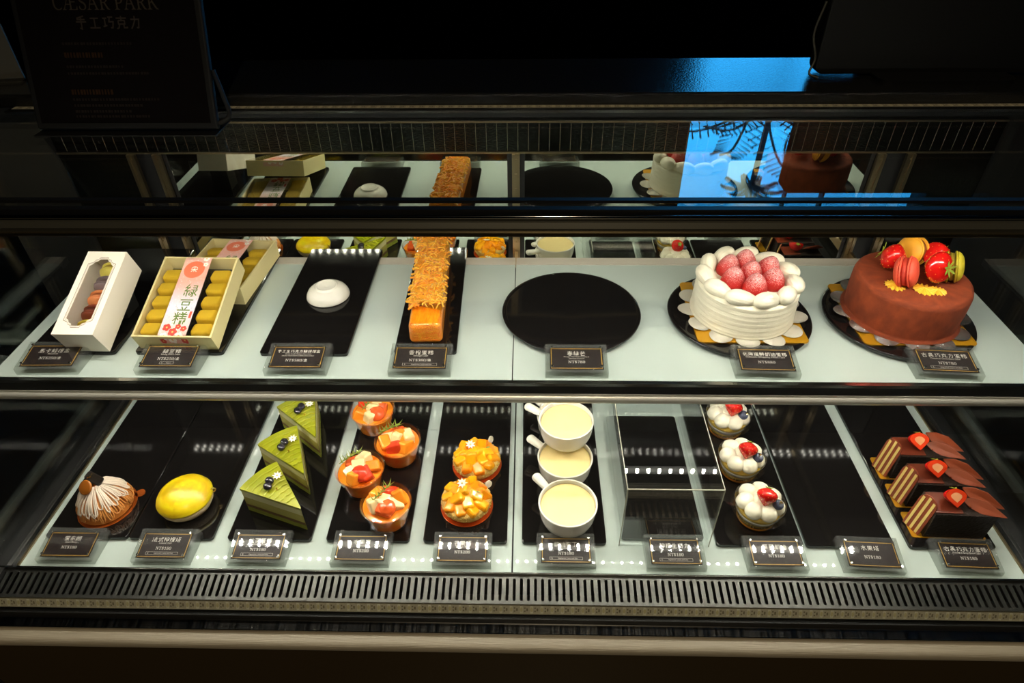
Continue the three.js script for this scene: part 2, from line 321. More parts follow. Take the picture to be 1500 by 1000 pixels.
// ------------------------------------------------------------------ lettering
// strokes of the characters on the cards, each a few polylines on a 12 x 12 square (x right, y down)
const HAN = {
  馬: '3,1 3,7;3,1 10,1;3,3 9,3;3,5 9,5;6,1 6,7;3,7 11,7 10,11 9,11;2,9 1,11;4,9 5,11;6,9 7,11',
  卡: '6,0 6,11;6,2 10,2;1,5 11,5;6,7 9,9',
  龍: '3,0 3,2;1,2 6,2;2,3 3,5;5,3 4,5;1,5 6,5;2,6 2,11;2,6 5,6 5,11;2,8 5,8;8,0 8,3 11,3;8,1 11,1;8,5 11,5 11,7 8,7 8,11 11,11;8,9 11,9',
  禮: '3,0 3,2;1,3 5,3 1,8;3,5 3,11;6,1 11,1 11,5 6,5 6,1;8,0 8,5;6,3 11,3;7,6 10,6;7,7 10,7 10,9 7,9 7,7;6,11 11,11;7,9 8,11',
  盒: '6,0 1,4;6,0 11,4;4,3 8,3;4,4 8,4 8,6 4,6 4,4;2,8 10,8 10,11;2,8 2,11;5,8 5,11;7,8 7,11;1,11 11,11',
  綠: '3,0 1,3 4,3;4,2 1,6 5,6;3,6 3,11;1,8 1,10;5,8 5,10;7,1 10,1 10,4;7,3 10,3;6,5 11,5;8,5 8,11 7,11;10,6 9,8;6,7 7,8;9,8 11,10;6,10 8,8',
  豆: '1,1 11,1;3,3 9,3 9,6 3,6 3,3;4,8 5,10;8,8 7,10;1,11 11,11',
  糕: '1,1 2,3;5,1 4,3;1,4 5,4;3,0 3,11;3,5 1,8;3,5 5,7;7,0 7,1;10,0 9,1;6,2 11,2;6,4 11,4;8,1 8,6;6,6 11,6;7,8 7,11;8,8 8,11;10,8 10,11;11,7 11,9',
  手: '9,0 2,2;1,5 11,5;2,3 10,3;6,1 6,11 4,10', 工: '2,2 10,2;6,2 6,10;1,10 11,10', 生: '3,1 2,4;2,4 10,4;6,0 6,11;3,7 9,7;1,11 11,11',
  巧: '1,2 5,2;3,2 3,8;1,9 5,8;6,1 11,1;8,1 7,5 11,5 10,10 8,10', 克: '1,2 11,2;6,0 6,4;3,4 9,4 9,7 3,7 3,4;4,7 3,10 1,11;8,7 8,10 11,10 11,9', 力: '2,3 10,3 9,10 7,10;6,0 6,4 4,8 2,11',
  雙: '2,0 1,3;1,2 5,2;1,4 5,4;2,2 2,6;1,6 5,6;4,1 4,6;8,0 7,3;7,2 11,2;7,4 11,4;8,2 8,6;7,6 11,6;10,1 10,6;2,7 10,7 6,10 1,11;4,8 11,11',
  拼: '1,3 5,3;3,0 3,11 1,10;1,7 5,6;7,0 8,2;10,0 9,2;6,3 11,3;6,6 11,6;8,3 8,8 6,11;10,3 10,11',
  香: '9,0 2,1;1,3 11,3;6,1 6,6;6,3 1,6;6,3 11,6;3,7 9,7 9,11 3,11 3,7;3,9 9,9', 橙: '1,3 5,3;3,0 3,11;3,4 1,7;3,4 5,6;7,0 5,4;9,0 11,4;6,4 11,4;7,6 10,6 10,8 7,8 7,6;7,9 8,11;10,9 9,11;6,11 11,11',
  蛋: '1,1 11,1;6,1 6,4;6,2 9,2;3,2 1,5;4,4 11,5;3,6 9,6 9,8 3,8 3,6;6,5 6,11;1,11 10,10;9,9 11,11', 條: '3,0 1,5;2,4 2,11;4,3 4,10;7,0 5,4;6,2 10,2;7,3 11,6;10,2 5,7;5,8 11,8;8,6 8,11;7,9 6,11;9,9 11,11',
  春: '2,1 10,1;2,3 10,3;1,5 11,5;6,0 6,5;5,5 1,9;7,5 11,9;4,7 8,7 8,11 4,11 4,7;4,9 8,9', 芒: '1,2 11,2;4,0 4,4;8,0 8,4;6,4 6,6;1,6 11,6;3,6 3,11 10,11',
  北: '4,1 4,11;1,4 4,4;1,9 4,8;7,1 7,10 11,10 11,8;7,5 10,3', 海: '1,1 2,2;1,4 2,5;2,7 1,11;5,0 4,3;5,2 11,2;5,4 4,9 10,9;5,4 10,4 9,11;3,6 11,6;7,5 7,6;7,7 7,8', 道: '1,1 2,2;1,4 3,4 2,9;1,10 3,9 11,11;5,1 6,2;9,1 8,2;4,2 11,2;5,4 10,4 10,9 5,9 5,4;5,6 10,6;5,7 10,7',
  鮮: '3,0 1,3;2,1 4,1 4,3;1,3 5,3 5,8 1,8 1,3;3,3 3,8;1,5 5,5;1,10 1,11;3,10 3,11;5,10 5,11;7,0 8,2;10,0 9,2;6,3 11,3;6,5 11,5;6,7 11,7;9,3 9,11', 奶: '3,0 1,8 5,11;5,2 4,8 1,11;1,4 5,4;6,1 11,1 10,4 11,5 10,10 9,10;8,1 7,7 5,11', 油: '1,1 2,2;1,4 2,5;2,7 1,11;4,3 11,3 11,11 4,11 4,3;8,0 8,11;4,7 11,7',
  古: '1,3 11,3;6,0 6,6;3,6 9,6 9,11 3,11 3,6', 典: '3,1 3,8;3,1 9,1 9,8;3,4 9,4;5,0 5,8;7,0 7,8;1,8 11,8;4,9 2,11;8,9 10,11', 蒙: '1,1 11,1;4,0 4,2;8,0 8,2;1,5 1,3 11,3 11,5;3,5 9,5;3,6 10,6;6,6 8,9 6,11;6,7 2,9;6,9 2,11;8,8 11,11;10,7 8,8',
  布: '1,2 11,2;6,0 1,7;3,6 3,11;3,6 10,6 10,10;6,4 6,12', 朗: '3,0 3,1;1,2 6,2 6,6 1,6;1,4 6,4;1,2 1,11 4,9;4,8 6,10;8,1 8,8 7,11;8,1 11,1 11,11 10,11;8,4 11,4;8,7 11,7', 法: '1,1 2,2;1,4 2,5;2,7 1,11;5,3 11,3;8,0 8,6;4,6 11,6;7,6 5,10 10,10;9,8 11,11', 式: '1,3 11,3;2,6 7,6;4,6 4,10;1,11 7,9;8,0 8,5 10,11 11,9;10,0 11,2',
  檸: '1,3 4,3;2,0 2,11;2,4 1,7;2,4 4,6;8,0 8,1;5,3 5,2 11,2 11,3;6,4 6,5;8,4 9,5 11,4;5,7 5,6 11,6 11,7;5,8 11,8;8,8 8,11 7,11', 檬: '1,3 4,3;2,0 2,11;2,4 1,7;2,4 4,6;5,1 11,1;7,0 7,2;9,0 9,2;5,4 5,3 11,3 11,4;6,5 10,5;5,6 11,6;8,6 9,9 8,11;8,7 5,9;8,9 5,11;10,7 9,8;9,8 11,11', 塔: '1,4 4,4;2,1 2,9;1,10 4,8;6,1 11,1;7,0 7,2;10,0 10,2;8,3 5,6;8,3 11,6;7,6 10,6;6,8 10,8 10,11 6,11 6,8', 水: '6,0 6,11 4,10;1,3 5,3 1,9;10,2 7,5;6,3 11,10', 果: '2,1 10,1 10,5 2,5 2,1;2,3 10,3;6,1 6,11;1,7 11,7;6,7 1,11;6,7 11,11',
  抹: '1,3 4,3;3,0 3,11 1,10;1,7 4,6;5,3 11,3;6,6 10,6;8,0 8,11;8,6 5,10;8,6 11,10', 茶: '1,1 11,1;4,0 4,2;8,0 8,2;6,3 1,6;6,3 11,6;2,8 10,8;6,5 6,11;4,9 2,11;8,9 10,11', 芙: '1,2 11,2;4,0 4,4;8,0 8,4;2,5 10,5;1,8 11,8;6,4 5,8 1,11;6,8 11,11', 草: '1,1 11,1;4,0 4,2;8,0 8,2;3,3 9,3 9,7 3,7 3,3;3,5 9,5;1,9 11,9;6,7 6,11', 莓: '1,1 11,1;4,0 4,2;8,0 8,2;3,3 1,5;3,4 11,4;3,5 2,10 9,10;3,5 10,5 9,11;1,7 11,7', 布丁: '',
  丁: '1,1 11,1;6,1 6,11 4,10', 果凍: '', 凍: '1,1 2,3;2,6 1,10;4,2 11,2;5,4 10,4 10,7 5,7 5,4;5,5 10,5;7,0 7,11;7,8 4,11;8,8 11,11',
};
function han(c, text, x, y, size, gap = 1.08) {
  for (const ch of text) {
    const s = HAN[ch];
    if (s) for (const line of s.split(';')) {
      c.beginPath();
      line.split(' ').forEach((p, i) => { const [a, b] = p.split(',').map(Number); c[i ? 'lineTo' : 'moveTo'](x + a / 12 * size, y + b / 12 * size); });
      c.stroke();
    }
    x += size * gap;
  }
}
const hanMid = (c, text, cx, y, size) => han(c, text, cx - text.length * size * 1.08 / 2 + size * 0.04, y, size);

// ------------------------------------------------------------------ acrylic price blocks
function cardTex({ name, english = [], price, pill }) {
  return canvasTex(448, 250, (c, w, h) => {
    c.fillStyle = '#241b1a'; c.fillRect(0, 0, w, h);
    for (let k = 0; k < 260; k++) { c.fillStyle = `rgba(${90 + rnd(0, 60)},${70 + rnd(0, 40)},70,0.05)`; c.beginPath(); c.ellipse(rnd(0, w), rnd(0, h), rnd(6, 40), rnd(2, 12), rnd(0, 3), 0, 7); c.fill(); }
    c.strokeStyle = '#c8a048'; c.lineWidth = 6; c.strokeRect(12, 12, w - 24, h - 24);
    c.strokeStyle = '#f2eee4'; c.fillStyle = '#f2eee4'; c.lineWidth = 4.2; c.lineCap = 'round';
    const size = Math.min(50, 372 / name.length / 1.08);
    hanMid(c, name, w / 2, 44, size);
    c.textAlign = 'center';
    english.forEach((t, i) => { c.font = `${english.length > 1 ? 17 : 21}px serif`; c.fillText(t, w / 2, 62 + size + i * 21, 360); });
    let y = english.length > 1 ? 180 : 170;
    if (price) {
      c.font = '40px serif';
      const [a, unit = ''] = price.split('/');
      const tw = c.measureText(a + (unit ? '/' : '')).width;
      if (unit) { c.textAlign = 'left'; const x0 = w / 2 - (tw + 38) / 2; c.fillText(a + '/', x0, y); c.lineWidth = 3; han(c, unit, x0 + tw + 2, y - 30, 32); } else c.fillText(a, w / 2, y);
    }
    if (pill) { c.lineWidth = 2; c.strokeRect(w / 2 - pill / 2, 192, pill, 26); c.font = 'italic 15px sans-serif'; c.textAlign = 'center'; c.lineWidth = 1.6; han(c, '生', w / 2 - pill / 2 + 12, 197, 15); c.fillText(pill > 200 ? 'Vegetarian, Lacto and Ovo' : 'Vegan', w / 2 + 14, 210); }
  });
}
const SIGN = (() => {
  const body = G.prism([[0, 0], [0, 0.0125], [-0.058, 0.0227], [-0.063, 0.0]], -0.0505, 0.0505);
  const tilt = Math.atan2(0.0102, 0.058);
  const up = (g, off, back) => g.rotateX(tilt).translate(0, 0.0125 + 0.0102 * back / 0.058 + off, -back);
  return {
    body, card: up(G.box(0.086, 0.0006, 0.0455), 0.0008, 0.0275), face: up(new THREE.PlaneGeometry(0.0858, 0.0453).rotateX(-Math.PI / 2), 0.0012, 0.0275),
    cover: up(new RoundedBoxGeometry(0.0975, 0.0022, 0.0555, 2, 0.0008), 0.0028, 0.0295),
    screws: [[-1, 0], [1, 0], [-1, 1], [1, 1]].map(([a, b]) => up(G.cyl(0.0019, 0.0022, 0.0022, 12), 0.0048, b ? 0.0475 : 0.0085).translate(a * 0.0395, 0, 0)),
  };
})();
function priceBlock(x, y, z, turn, label, text, group) {
  const t = thing('price_block', label, 'price sign', [x, y, z], turn, group);
  part('acrylic_body', SIGN.body, M.acrylicBlock, t, 'clear acrylic block');
  const cd = part('price_card', SIGN.card, M.card, t);
  part('print', SIGN.face, std(lin(1, 1, 1), 0.45, 0, { map: cardTex(text) }), cd);
  part('cover', SIGN.cover, M.acrylicCover, t, 'clear cover plate');
  for (const s of SIGN.screws) part('screw', s, M.screw, t);
}
const UPG = 'price blocks on the upper shelf', LOG = 'price blocks on the lower deck';
const SZ = -0.7845, DZ = -0.629;
priceBlock(-0.760, SHELF, SZ, 0.02, 'clear acrylic price block with a black card, below the white macaron box', { name: '馬卡龍禮盒', english: ['Macaron'], price: 'NT$250/盒' }, UPG);
priceBlock(-0.5635, SHELF, SZ, 0, 'clear acrylic price block with a black card, below the yellow mung bean cake boxes', { name: '綠豆糕', english: ['Mung Bean Cake'], price: 'NT$250/盒', pill: 120 }, UPG);
priceBlock(-0.352, SHELF, SZ, 0, 'clear acrylic price block with a black card, by the tray with the upturned bowl', { name: '手工生巧克力雙拼禮盒', english: ['Homemade Nama Chocolate', '(Ruby Chocolate & 80% Chocolate)'], price: 'NT$580/盒' }, UPG);
priceBlock(-0.150, SHELF, SZ, 0, 'clear acrylic price block with a black card, at the end of the orange loaf', { name: '香橙蛋糕', english: ['Orange Cake'], price: 'NT$380/條', pill: 290 }, UPG);
priceBlock(0.1035, SHELF, SZ, 0, 'clear acrylic price block with a black card, before the empty round black tray', { name: '春綠芒', english: ['Mango Tart With Vanilla &', 'Almond Custard'], price: 'NT$780' }, UPG);
priceBlock(0.407, SHELF, SZ, -0.03, 'clear acrylic price block with a black card, before the white strawberry cream cake', { name: '北海道鮮奶油蛋糕', english: ['Hokkaido Whipping Cream Cake'], price: 'NT$880' }, UPG);
priceBlock(0.692, SHELF, SZ, -0.06, 'clear acrylic price block with a black card, before the round cocoa dusted cake', { name: '古典巧克力蛋糕', english: ['Classical Chocolate Cake'], price: 'NT$780', pill: 290 }, UPG);
priceBlock(-0.774, DECK, DZ, 0, 'clear acrylic price block with a black card, in front of the chestnut noodle cake', { name: '蒙布朗', english: ['Mont Blanc'], price: 'NT$180' }, LOG);
priceBlock(-0.607, DECK, DZ, 0, 'clear acrylic price block with a black card, in front of the yellow lemon tart', { name: '法式檸檬塔', english: ['Lemon Tart'], price: 'NT$180', pill: 290 }, LOG);
priceBlock(-0.441, DECK, DZ, 0, 'clear acrylic price block with a black card, in front of the green tea cake slices', { name: '抹茶蛋糕', english: ['Matcha Cake'], price: 'NT$180', pill: 290 }, LOG);
priceBlock(-0.262, DECK, DZ, 0, 'clear acrylic price block with a black card, in front of the fruit jelly cups', { name: '水果凍', english: ['Fruit Jelly'], price: 'NT$200' }, LOG);
priceBlock(-0.0865, DECK, DZ, 0, 'clear acrylic price block with a black card, in front of the mango tarts', { name: '芒果塔', english: ['Mango Tart'], price: 'NT$200' }, LOG);
priceBlock(0.092, DECK, DZ, 0, 'clear acrylic price block with a black card, in front of the white pudding cups', { name: '奶油布丁', english: ['Pudding'], price: 'NT$180', pill: 290 }, LOG);
priceBlock(0.279, DECK, DZ, 0, 'clear acrylic price block with a black card, in front of the empty clear cover', { name: '檸檬生巧力', english: [], price: 'NT$180', pill: 290 }, LOG);
priceBlock(0.450, DECK, DZ, 0, 'clear acrylic price block with a black card, in front of the strawberry cream cups', { name: '草莓奶油', english: [], price: 'NT$180' }, LOG);
priceBlock(0.6105, DECK, DZ, -0.04, 'clear acrylic price block with a black card, in front of the empty long tray', { name: '水果塔', english: [], price: 'NT$180' }, LOG);
priceBlock(0.7715, DECK, DZ, -0.03, 'clear acrylic price block with a black card, in front of the chocolate cake slices', { name: '古典巧克力蛋糕', english: ['Classical Chocolate Cake'], price: 'NT$180' }, LOG);

// ------------------------------------------------------------------ trays
function tray(x0, x1, z0, z1, y, label, turn = 0) {
  const g = G.flat(roundRect(x1 - x0, z1 - z0, 0.006), TRAY_H, 0.0018, 3);
  return single('serving_tray', g, M.tray, label, 'tray', [(x0 + x1) / 2, y, (z0 + z1) / 2], turn, y > 0.7 ? 'rectangular trays on the upper shelf' : 'long trays on the lower deck');
}
const UT = SHELF + TRAY_H, LT = DECK + TRAY_H;
tray(-0.822, -0.672, -1.175, -0.835, SHELF, 'glossy black rectangular tray under the white macaron box');
tray(-0.638, -0.488, -1.175, -0.835, SHELF, 'glossy black rectangular tray under the two mung bean cake boxes');
tray(-0.426, -0.277, -1.175, -0.834, SHELF, 'glossy black rectangular tray under the upturned white bowl');
tray(-0.203, -0.098, -1.182, -0.839, SHELF, 'narrow glossy black tray under the orange loaf', 0.02);
const LB = -1.13;
[[-0.838, -0.6895, 'under the chestnut noodle cake'], [-0.687, -0.535, 'under the yellow lemon tart'], [-0.509, -0.358, 'under the green tea cake slices'], [-0.332, -0.183, 'under the fruit jelly cups'],
  [-0.159, -0.010, 'under the mango tarts'], [0.016, 0.165, 'under the white pudding cups'], [0.1925, 0.3375, 'inside the clear cover'], [0.357, 0.5085, 'under the strawberry cream cups'],
  [0.513, 0.666, 'with nothing on it, beside the strawberry cream cups'], [0.691, 0.839, 'under the chocolate cake slices']].forEach(([a, b, s], i) => tray(a, b, i === 6 ? -0.994 : LB, i === 6 ? -0.689 : -0.678, DECK, 'long glossy black tray ' + s));
const plateGeo = G.lathe([[0, 0], [0.116, 0], [0.120, 0.0015], [0.1235, 0.006], [0.1245, 0.0095], [0.1235, 0.0115], [0.119, 0.0118], [0.116, 0.0102], [0, 0.0100]], 72);
const PLATE = 0.010;
for (const [x, z, s] of [[0.1025, -0.957, 'with nothing on it, beside the orange loaf'], [0.3995, -0.950, 'under the white strawberry cream cake'], [0.676, -0.945, 'under the cocoa dusted cake']])
  single('round_tray', plateGeo, M.tray, 'round glossy black cake tray ' + s, 'tray', [x, SHELF, z], 0, 'round trays on the upper shelf');
// ------------------------------------------------------------------ small toppings shared by the cakes
const berryR = (t) => Math.pow(Math.max(0, Math.sin(Math.PI * Math.pow(t, 1.5))), 0.68);
const berryGeo = (R, H, w0 = 0, w1 = Math.PI * 2, n = 24) => G.lathe(Array.from({ length: 21 }, (_, i) => [Math.max(0.00001, R * berryR(i / 20)), H * i / 20]), n, w0, w1);
function berrySeeds(R, H, n = 60, w1 = Math.PI * 2) {
  const list = [];
  for (let k = 0; k < n; k++) { const t = 0.12 + 0.8 * (k + 0.5) / n, a = (k * 2.39996) % w1, r = R * berryR(t) * 1.0; list.push(place(new THREE.OctahedronGeometry(0.0007, 0), [r * Math.sin(a), H * t, r * Math.cos(a)], [0, 0, 0], [1, 1.5, 1])); }
  return merge(list);
}
function leafGeo(len, wid, curl = 0.3, thick = 0.0006) {
  return deform(G.sph(1, 10, 8), (x, y, z) => { const s = (z + 1) / 2, w = Math.sin(Math.PI * Math.pow(s, 0.7)) * 0.9 + 0.08; return [x * wid / 2 * w, y * thick + curl * len * (s * s) + Math.abs(x) * wid * 0.12, s * len]; });
}
function strawberry(parent, R, H, pos, dir, mat = M.berry, { seeds = true, leaves = 6, leafLen = 0.011 } = {}) {
  const b = part('strawberry', berryGeo(R, H), mat, parent, 'glossy red strawberry');
  b.position.set(...pos); b.quaternion.setFromUnitVectors(new THREE.Vector3(0, 1, 0), new THREE.Vector3(...dir).normalize());
  if (seeds) part('seeds', berrySeeds(R, H), M.seedDot, b).userData.kind = 'stuff';
  for (let k = 0; k < leaves; k++) { const l = part('leaf', leafGeo(leafLen, 0.005, 0.25), M.calyx, b); l.position.y = H * 0.985; l.rotation.y = k * Math.PI * 2 / leaves + 0.3; }
  return b;
}
function macaronParts(o, R, colour, fill) {
  const sh = phys(colour, 0.55), h = R * 0.42;
  const dome = (s) => G.lathe([[0, h], [R * 0.35, h * 0.97], [R * 0.65, h * 0.83], [R * 0.88, h * 0.52], [R, h * 0.15], [R * 0.97, 0], [0, 0]].map(([a, b]) => [a, s * (b + R * 0.30)]), 32);
  const foot = (s) => deform(G.lathe([[R * 0.85, 0], [R * 1.03, 0.0003], [R * 1.05, R * 0.07], [R * 1.02, R * 0.13], [R * 0.85, R * 0.13]].map(([a, b]) => [a, s * (b + R * 0.17)]), 64), (x, y, z) => { const n = 1 + 0.05 * fbm(x * 900, y * 900, z * 900, 2); return [x * n, y, z * n]; });
  for (const s of [1, -1]) { const p = part('shell', dome(s), sh, o); part('foot', foot(s), sh, p); }
  part('filling', G.lathe([[0, -R * 0.17], [R * 0.9, -R * 0.17], [R * 0.93, 0], [R * 0.9, R * 0.17], [0, R * 0.17]], 32), std(fill, 0.6), o);
}
function daisyParts(name, parent, pos, R, tilt = 0.3) {
  const petals = []; for (let k = 0; k < 8; k++) petals.push(leafGeo(R, R * 0.42, 0.12, 0.0008).rotateY(k * Math.PI / 4));
  const d = part(name, merge(petals), M.daisy, parent, 'white sugar daisy'); d.position.set(...pos); d.rotation.x = tilt;
  part('centre', G.sph(R * 0.2, 10, 8).translate(0, R * 0.08, 0), std(srgb(236, 214, 150), 0.6), d);
}
const flakes = (n, s) => merge(Array.from({ length: n }, () => place(new THREE.TetrahedronGeometry(s, 0), [rnd(-1, 1) * s * 1.3, rnd(0, 0.8) * s, rnd(-1, 1) * s * 1.3], [rnd(0, 3), rnd(0, 3), rnd(0, 3)], [1, 0.35, 1])));

// ------------------------------------------------------------------ macaron gift box
const inBox = (box, o, x, y, z, [rx, ry, rz] = [0, 0, 0]) => { o.position.set(x, y, z); o.rotation.set(rx, ry, rz); o.updateMatrix(); box.updateMatrix(); o.applyMatrix4(box.matrix); };
{
  const W = 0.068, H = 0.0535, L = 0.170, T = 0.0007;
  const b = thing('macaron_box', 'tall white gift box with a scalloped window showing macarons, propped at a slant', 'gift box', [-0.7128, UT + 0.0008, -0.8353]);
  b.rotation.set(0.358, -0.008, -0.012, 'YXZ');
  const outline = (s, e) => {
    const w = 0.0208 * s + e, l = 0.068 * s + e * 1.2, q = [[0, l], [0.007, l], [0.0088, l - 0.004], [0.0138, l - 0.006], [0.0158, l - 0.0105], [w, l - 0.014]];
    const all = [...q, ...q.map(([x, y]) => [x, -y]).reverse()];
    return [...all, ...all.map(([x, y]) => [-x, y]).reverse()].map((p) => new THREE.Vector2(p[0], p[1] + L / 2));
  };
  const top = new THREE.Shape([[-W / 2, 0], [W / 2, 0], [W / 2, L], [-W / 2, L]].map((p) => new THREE.Vector2(...p)));
  top.holes.push(new THREE.Path(outline(1, 0)));
  const lid = new THREE.ExtrudeGeometry(top, { depth: T, bevelEnabled: false }).rotateX(-Math.PI / 2).translate(0, H - T, 0);
  part('lid', lid, M.paperCream, b);
  part('box_body', merge([G.span(-W / 2, W / 2, 0, T, -L, 0), G.span(-W / 2, -W / 2 + T, T, H - T, -L, 0), G.span(W / 2 - T, W / 2, T, H - T, -L, 0), G.span(-W / 2 + T, W / 2 - T, T, H - T, -L, -L + T)]), M.paperCream, b);
  part('end_flap', G.span(-W / 2 + T, W / 2 - T, T, H - T, -T, 0), M.paperCream, b);
  for (const [e, f] of [[0.0012, 0.0016], [0.0028, 0.0036]]) {
    const r = new THREE.Shape(outline(1, f)); r.holes.push(new THREE.Path(outline(1, e)));
    part('gilt_outline', new THREE.ExtrudeGeometry(r, { depth: 0.00015, bevelEnabled: false }).rotateX(-Math.PI / 2).translate(0, H, 0), std(srgb(120, 96, 70), 0.4, 0.3), b);
  }
  part('window_film', G.span(-0.024, 0.024, H - T - 0.0004, H - T - 0.0001, -L / 2 - 0.072, -L / 2 + 0.072), M.film, b);
  const cols = [[214, 190, 70, 'golden yellow macaron lowest in the gift box'], [122, 52, 26, 'chocolate brown macaron in the gift box'], [232, 142, 84, 'apricot orange macaron in the gift box'], [122, 104, 104, 'grey purple macaron in the gift box'], [206, 190, 84, 'pale lime macaron uppermost in the gift box']];
  cols.forEach(([r, g, bl, label], i) => {
    const m = thing('macaron', label, 'macaron', [0, 0, 0], 0, 'macarons in the gift box');
    macaronParts(m, 0.0215, srgb(r, g, bl), srgb(r * 0.8, g * 0.75, bl * 0.7));
    inBox(b, m, 0.0062, T + 0.0230, -0.024 - i * 0.0300, [Math.PI / 2 - 0.12, 0, 0]);
  });
  single('box_prop', G.prism([[0, 0], [0, 0.0345], [-0.04, 0.0495], [-0.04, 0]], -0.02, 0.02), M.black, 'small black wedge propping up the back of the macaron box', 'wedge', [-0.713, UT, -0.930]);
}
// ------------------------------------------------------------------ mung bean cake boxes
{
  const W = 0.1327, H = 0.035, L = 0.174, T = 0.0016;
  const sleeveTex = canvasTex(256, 1024, (c, w, h) => {
    const g = c.createLinearGradient(0, 0, w * 0.6, h); g.addColorStop(0, '#f6c4b6'); g.addColorStop(0.35, '#f2b09e'); g.addColorStop(0.62, '#e2dfec'); g.addColorStop(1, '#f4b8aa');
    c.fillStyle = g; c.fillRect(0, 0, w, h);
    for (let k = 0; k < 420; k++) { c.fillStyle = ['rgba(150,170,220,.28)', 'rgba(240,150,130,.25)', 'rgba(255,255,255,.4)'][k % 3]; c.beginPath(); c.arc(rnd(0, w), rnd(0, h), rnd(2, 7), 0, 7); c.fill(); }
    c.fillStyle = '#ee7a58'; c.beginPath(); c.arc(w * 0.47, 225, 98, 0, 7); c.fill();
    c.strokeStyle = '#fff4e8'; c.lineWidth = 7; c.beginPath(); c.arc(w * 0.47, 222, 30, 3.5, 6.0); c.moveTo(w * 0.47, 190); c.lineTo(w * 0.47, 252); c.moveTo(w * 0.47 - 32, 222); c.lineTo(w * 0.47 + 32, 222); c.moveTo(w * 0.47 - 26, 250); c.lineTo(w * 0.47, 222); c.lineTo(w * 0.47 + 26, 250); c.stroke();
    const blossom = (x, y, r, col) => { c.fillStyle = col; for (let k = 0; k < 5; k++) { c.beginPath(); c.arc(x + Math.cos(k * 1.257) * r * 0.62, y + Math.sin(k * 1.257) * r * 0.62, r * 0.52, 0, 7); c.fill(); } c.fillStyle = '#f6c26a'; c.beginPath(); c.arc(x, y, r * 0.26, 0, 7); c.fill(); };
    for (const [x, y, r, q] of [[150, 60, 30, 0], [205, 95, 28, 0], [225, 40, 26, 0], [85, 45, 22, 0], [215, 165, 22, 0], [60, 860, 34, 1], [125, 905, 36, 1], [55, 950, 34, 0], [190, 945, 34, 0], [120, 985, 34, 0], [215, 870, 26, 1], [230, 990, 30, 1], [30, 1000, 24, 1], [160, 850, 24, 1], [95, 815, 20, 0]]) blossom(x, y, r, q ? '#d8412f' : '#fff6ee');
    c.strokeStyle = '#5f7a2c'; c.lineWidth = 11; c.lineCap = 'round';
    han(c, '綠', 96, 400, 136); han(c, '豆', 88, 556, 132); han(c, '糕', 80, 702, 132);
    c.fillStyle = '#d8502f'; c.fillRect(222, 690, 22, 70);
  });
  const inner = std(lin(0.22, 0.21, 0.20), 0.22, 0.9, { bumpMap: rep(noiseA, 2, 2), bumpScale: 0.003 });
  const cakeGeo = deform(new RoundedBoxGeometry(0.034, 0.026, 0.0265, 4, 0.006), (x, y, z) => { const p = 1 - 0.35 * Math.pow(Math.abs(x) / 0.018, 4) * 0.3; return [x, y * p + 0.0012 * Math.sin(x * 700) * (y > 0.01 ? 0.35 : 0), z * p]; });
  const cakeMat = std(srgb(222, 182, 30), 0.6, 0, { bumpMap: rep(noiseA, 1, 1), bumpScale: 0.001 });
  const boxParts = (b) => {
    part('box_tray', merge([G.span(-W / 2, W / 2, 0, T, -L, 0), G.span(-W / 2, -W / 2 + T * 2, T, H, -L, 0), G.span(W / 2 - T * 2, W / 2, T, H, -L, 0), G.span(-W / 2 + T * 2, W / 2 - T * 2, T, H, -L, -L + T * 2), G.span(-W / 2 + T * 2, W / 2 - T * 2, T, H, -T * 2, 0)]), std(srgb(236, 220, 160), 0.55), b, 'cream card box');
    part('liner', merge([G.span(-W / 2 + 0.0034, W / 2 - 0.0034, T, 0.006, -L + 0.0034, -0.0034), G.span(-0.003, 0.003, 0.006, 0.02, -L + 0.006, -0.006)]), inner, b, 'dark plastic liner');
    part('lid_film', G.span(-W / 2 + 0.001, W / 2 - 0.001, H + 0.0002, H + 0.0008, -L + 0.001, -0.001), M.film, b, 'clear lid');
    const s = part('paper_sleeve', G.grid(1, 24, (u, v) => { const x = -0.0245 + 0.047 * u - 0.004 * (v - 0.5), d = v * (L + 0.014 * 2) - 0.014; return d < 0 ? [x, H + 0.0014 + d * 0 + Math.max(-1, d) * 1.4, 0.0004 - 0] : d > L ? [x, H + 0.0014 - (d - L), -L - 0.0004] : [x, H + 0.0014, -d]; }), std(lin(1, 1, 1), 0.5, 0, { map: sleeveTex, side: THREE.DoubleSide }), b, 'pink floral paper sleeve');
  };
  const fill = (b, words, tiltDeg) => {
    for (const col of [0, 1]) for (let k = 0; k < 5; k++) {
      const m = single('mung_bean_cake', cakeGeo, cakeMat, 'yellow mung bean cake in the ' + words + ', ' + ['first', 'second', 'third', 'fourth', 'fifth'][k] + ' row, ' + (col ? 'bowl side' : 'macaron box side'), 'cake', [0, 0, 0], 0, 'mung bean cakes in the ' + words);
      inBox(b, m, col ? 0.0425 : -0.0420, 0.0192, -0.0195 - k * 0.0292, [-0.22, 0, 0]);
    }
  };
  const flat = thing('mung_bean_cake_box', 'flat lying open cream box of yellow cakes, further back on its tray', 'cake box', [-0.562, UT, -0.9778], -0.065, 'mung bean cake boxes');
  flat.rotation.set(0, -0.065, 0); boxParts(flat); fill(flat, 'flat box');
  const lean = thing('mung_bean_cake_box', 'cream box of yellow cakes leaning on the box behind it', 'cake box', [-0.5624, UT + 0.0012, -0.8422], 0, 'mung bean cake boxes');
  lean.rotation.set(0.302, -0.008, -0.012, 'YXZ'); boxParts(lean); fill(lean, 'leaning box');
}
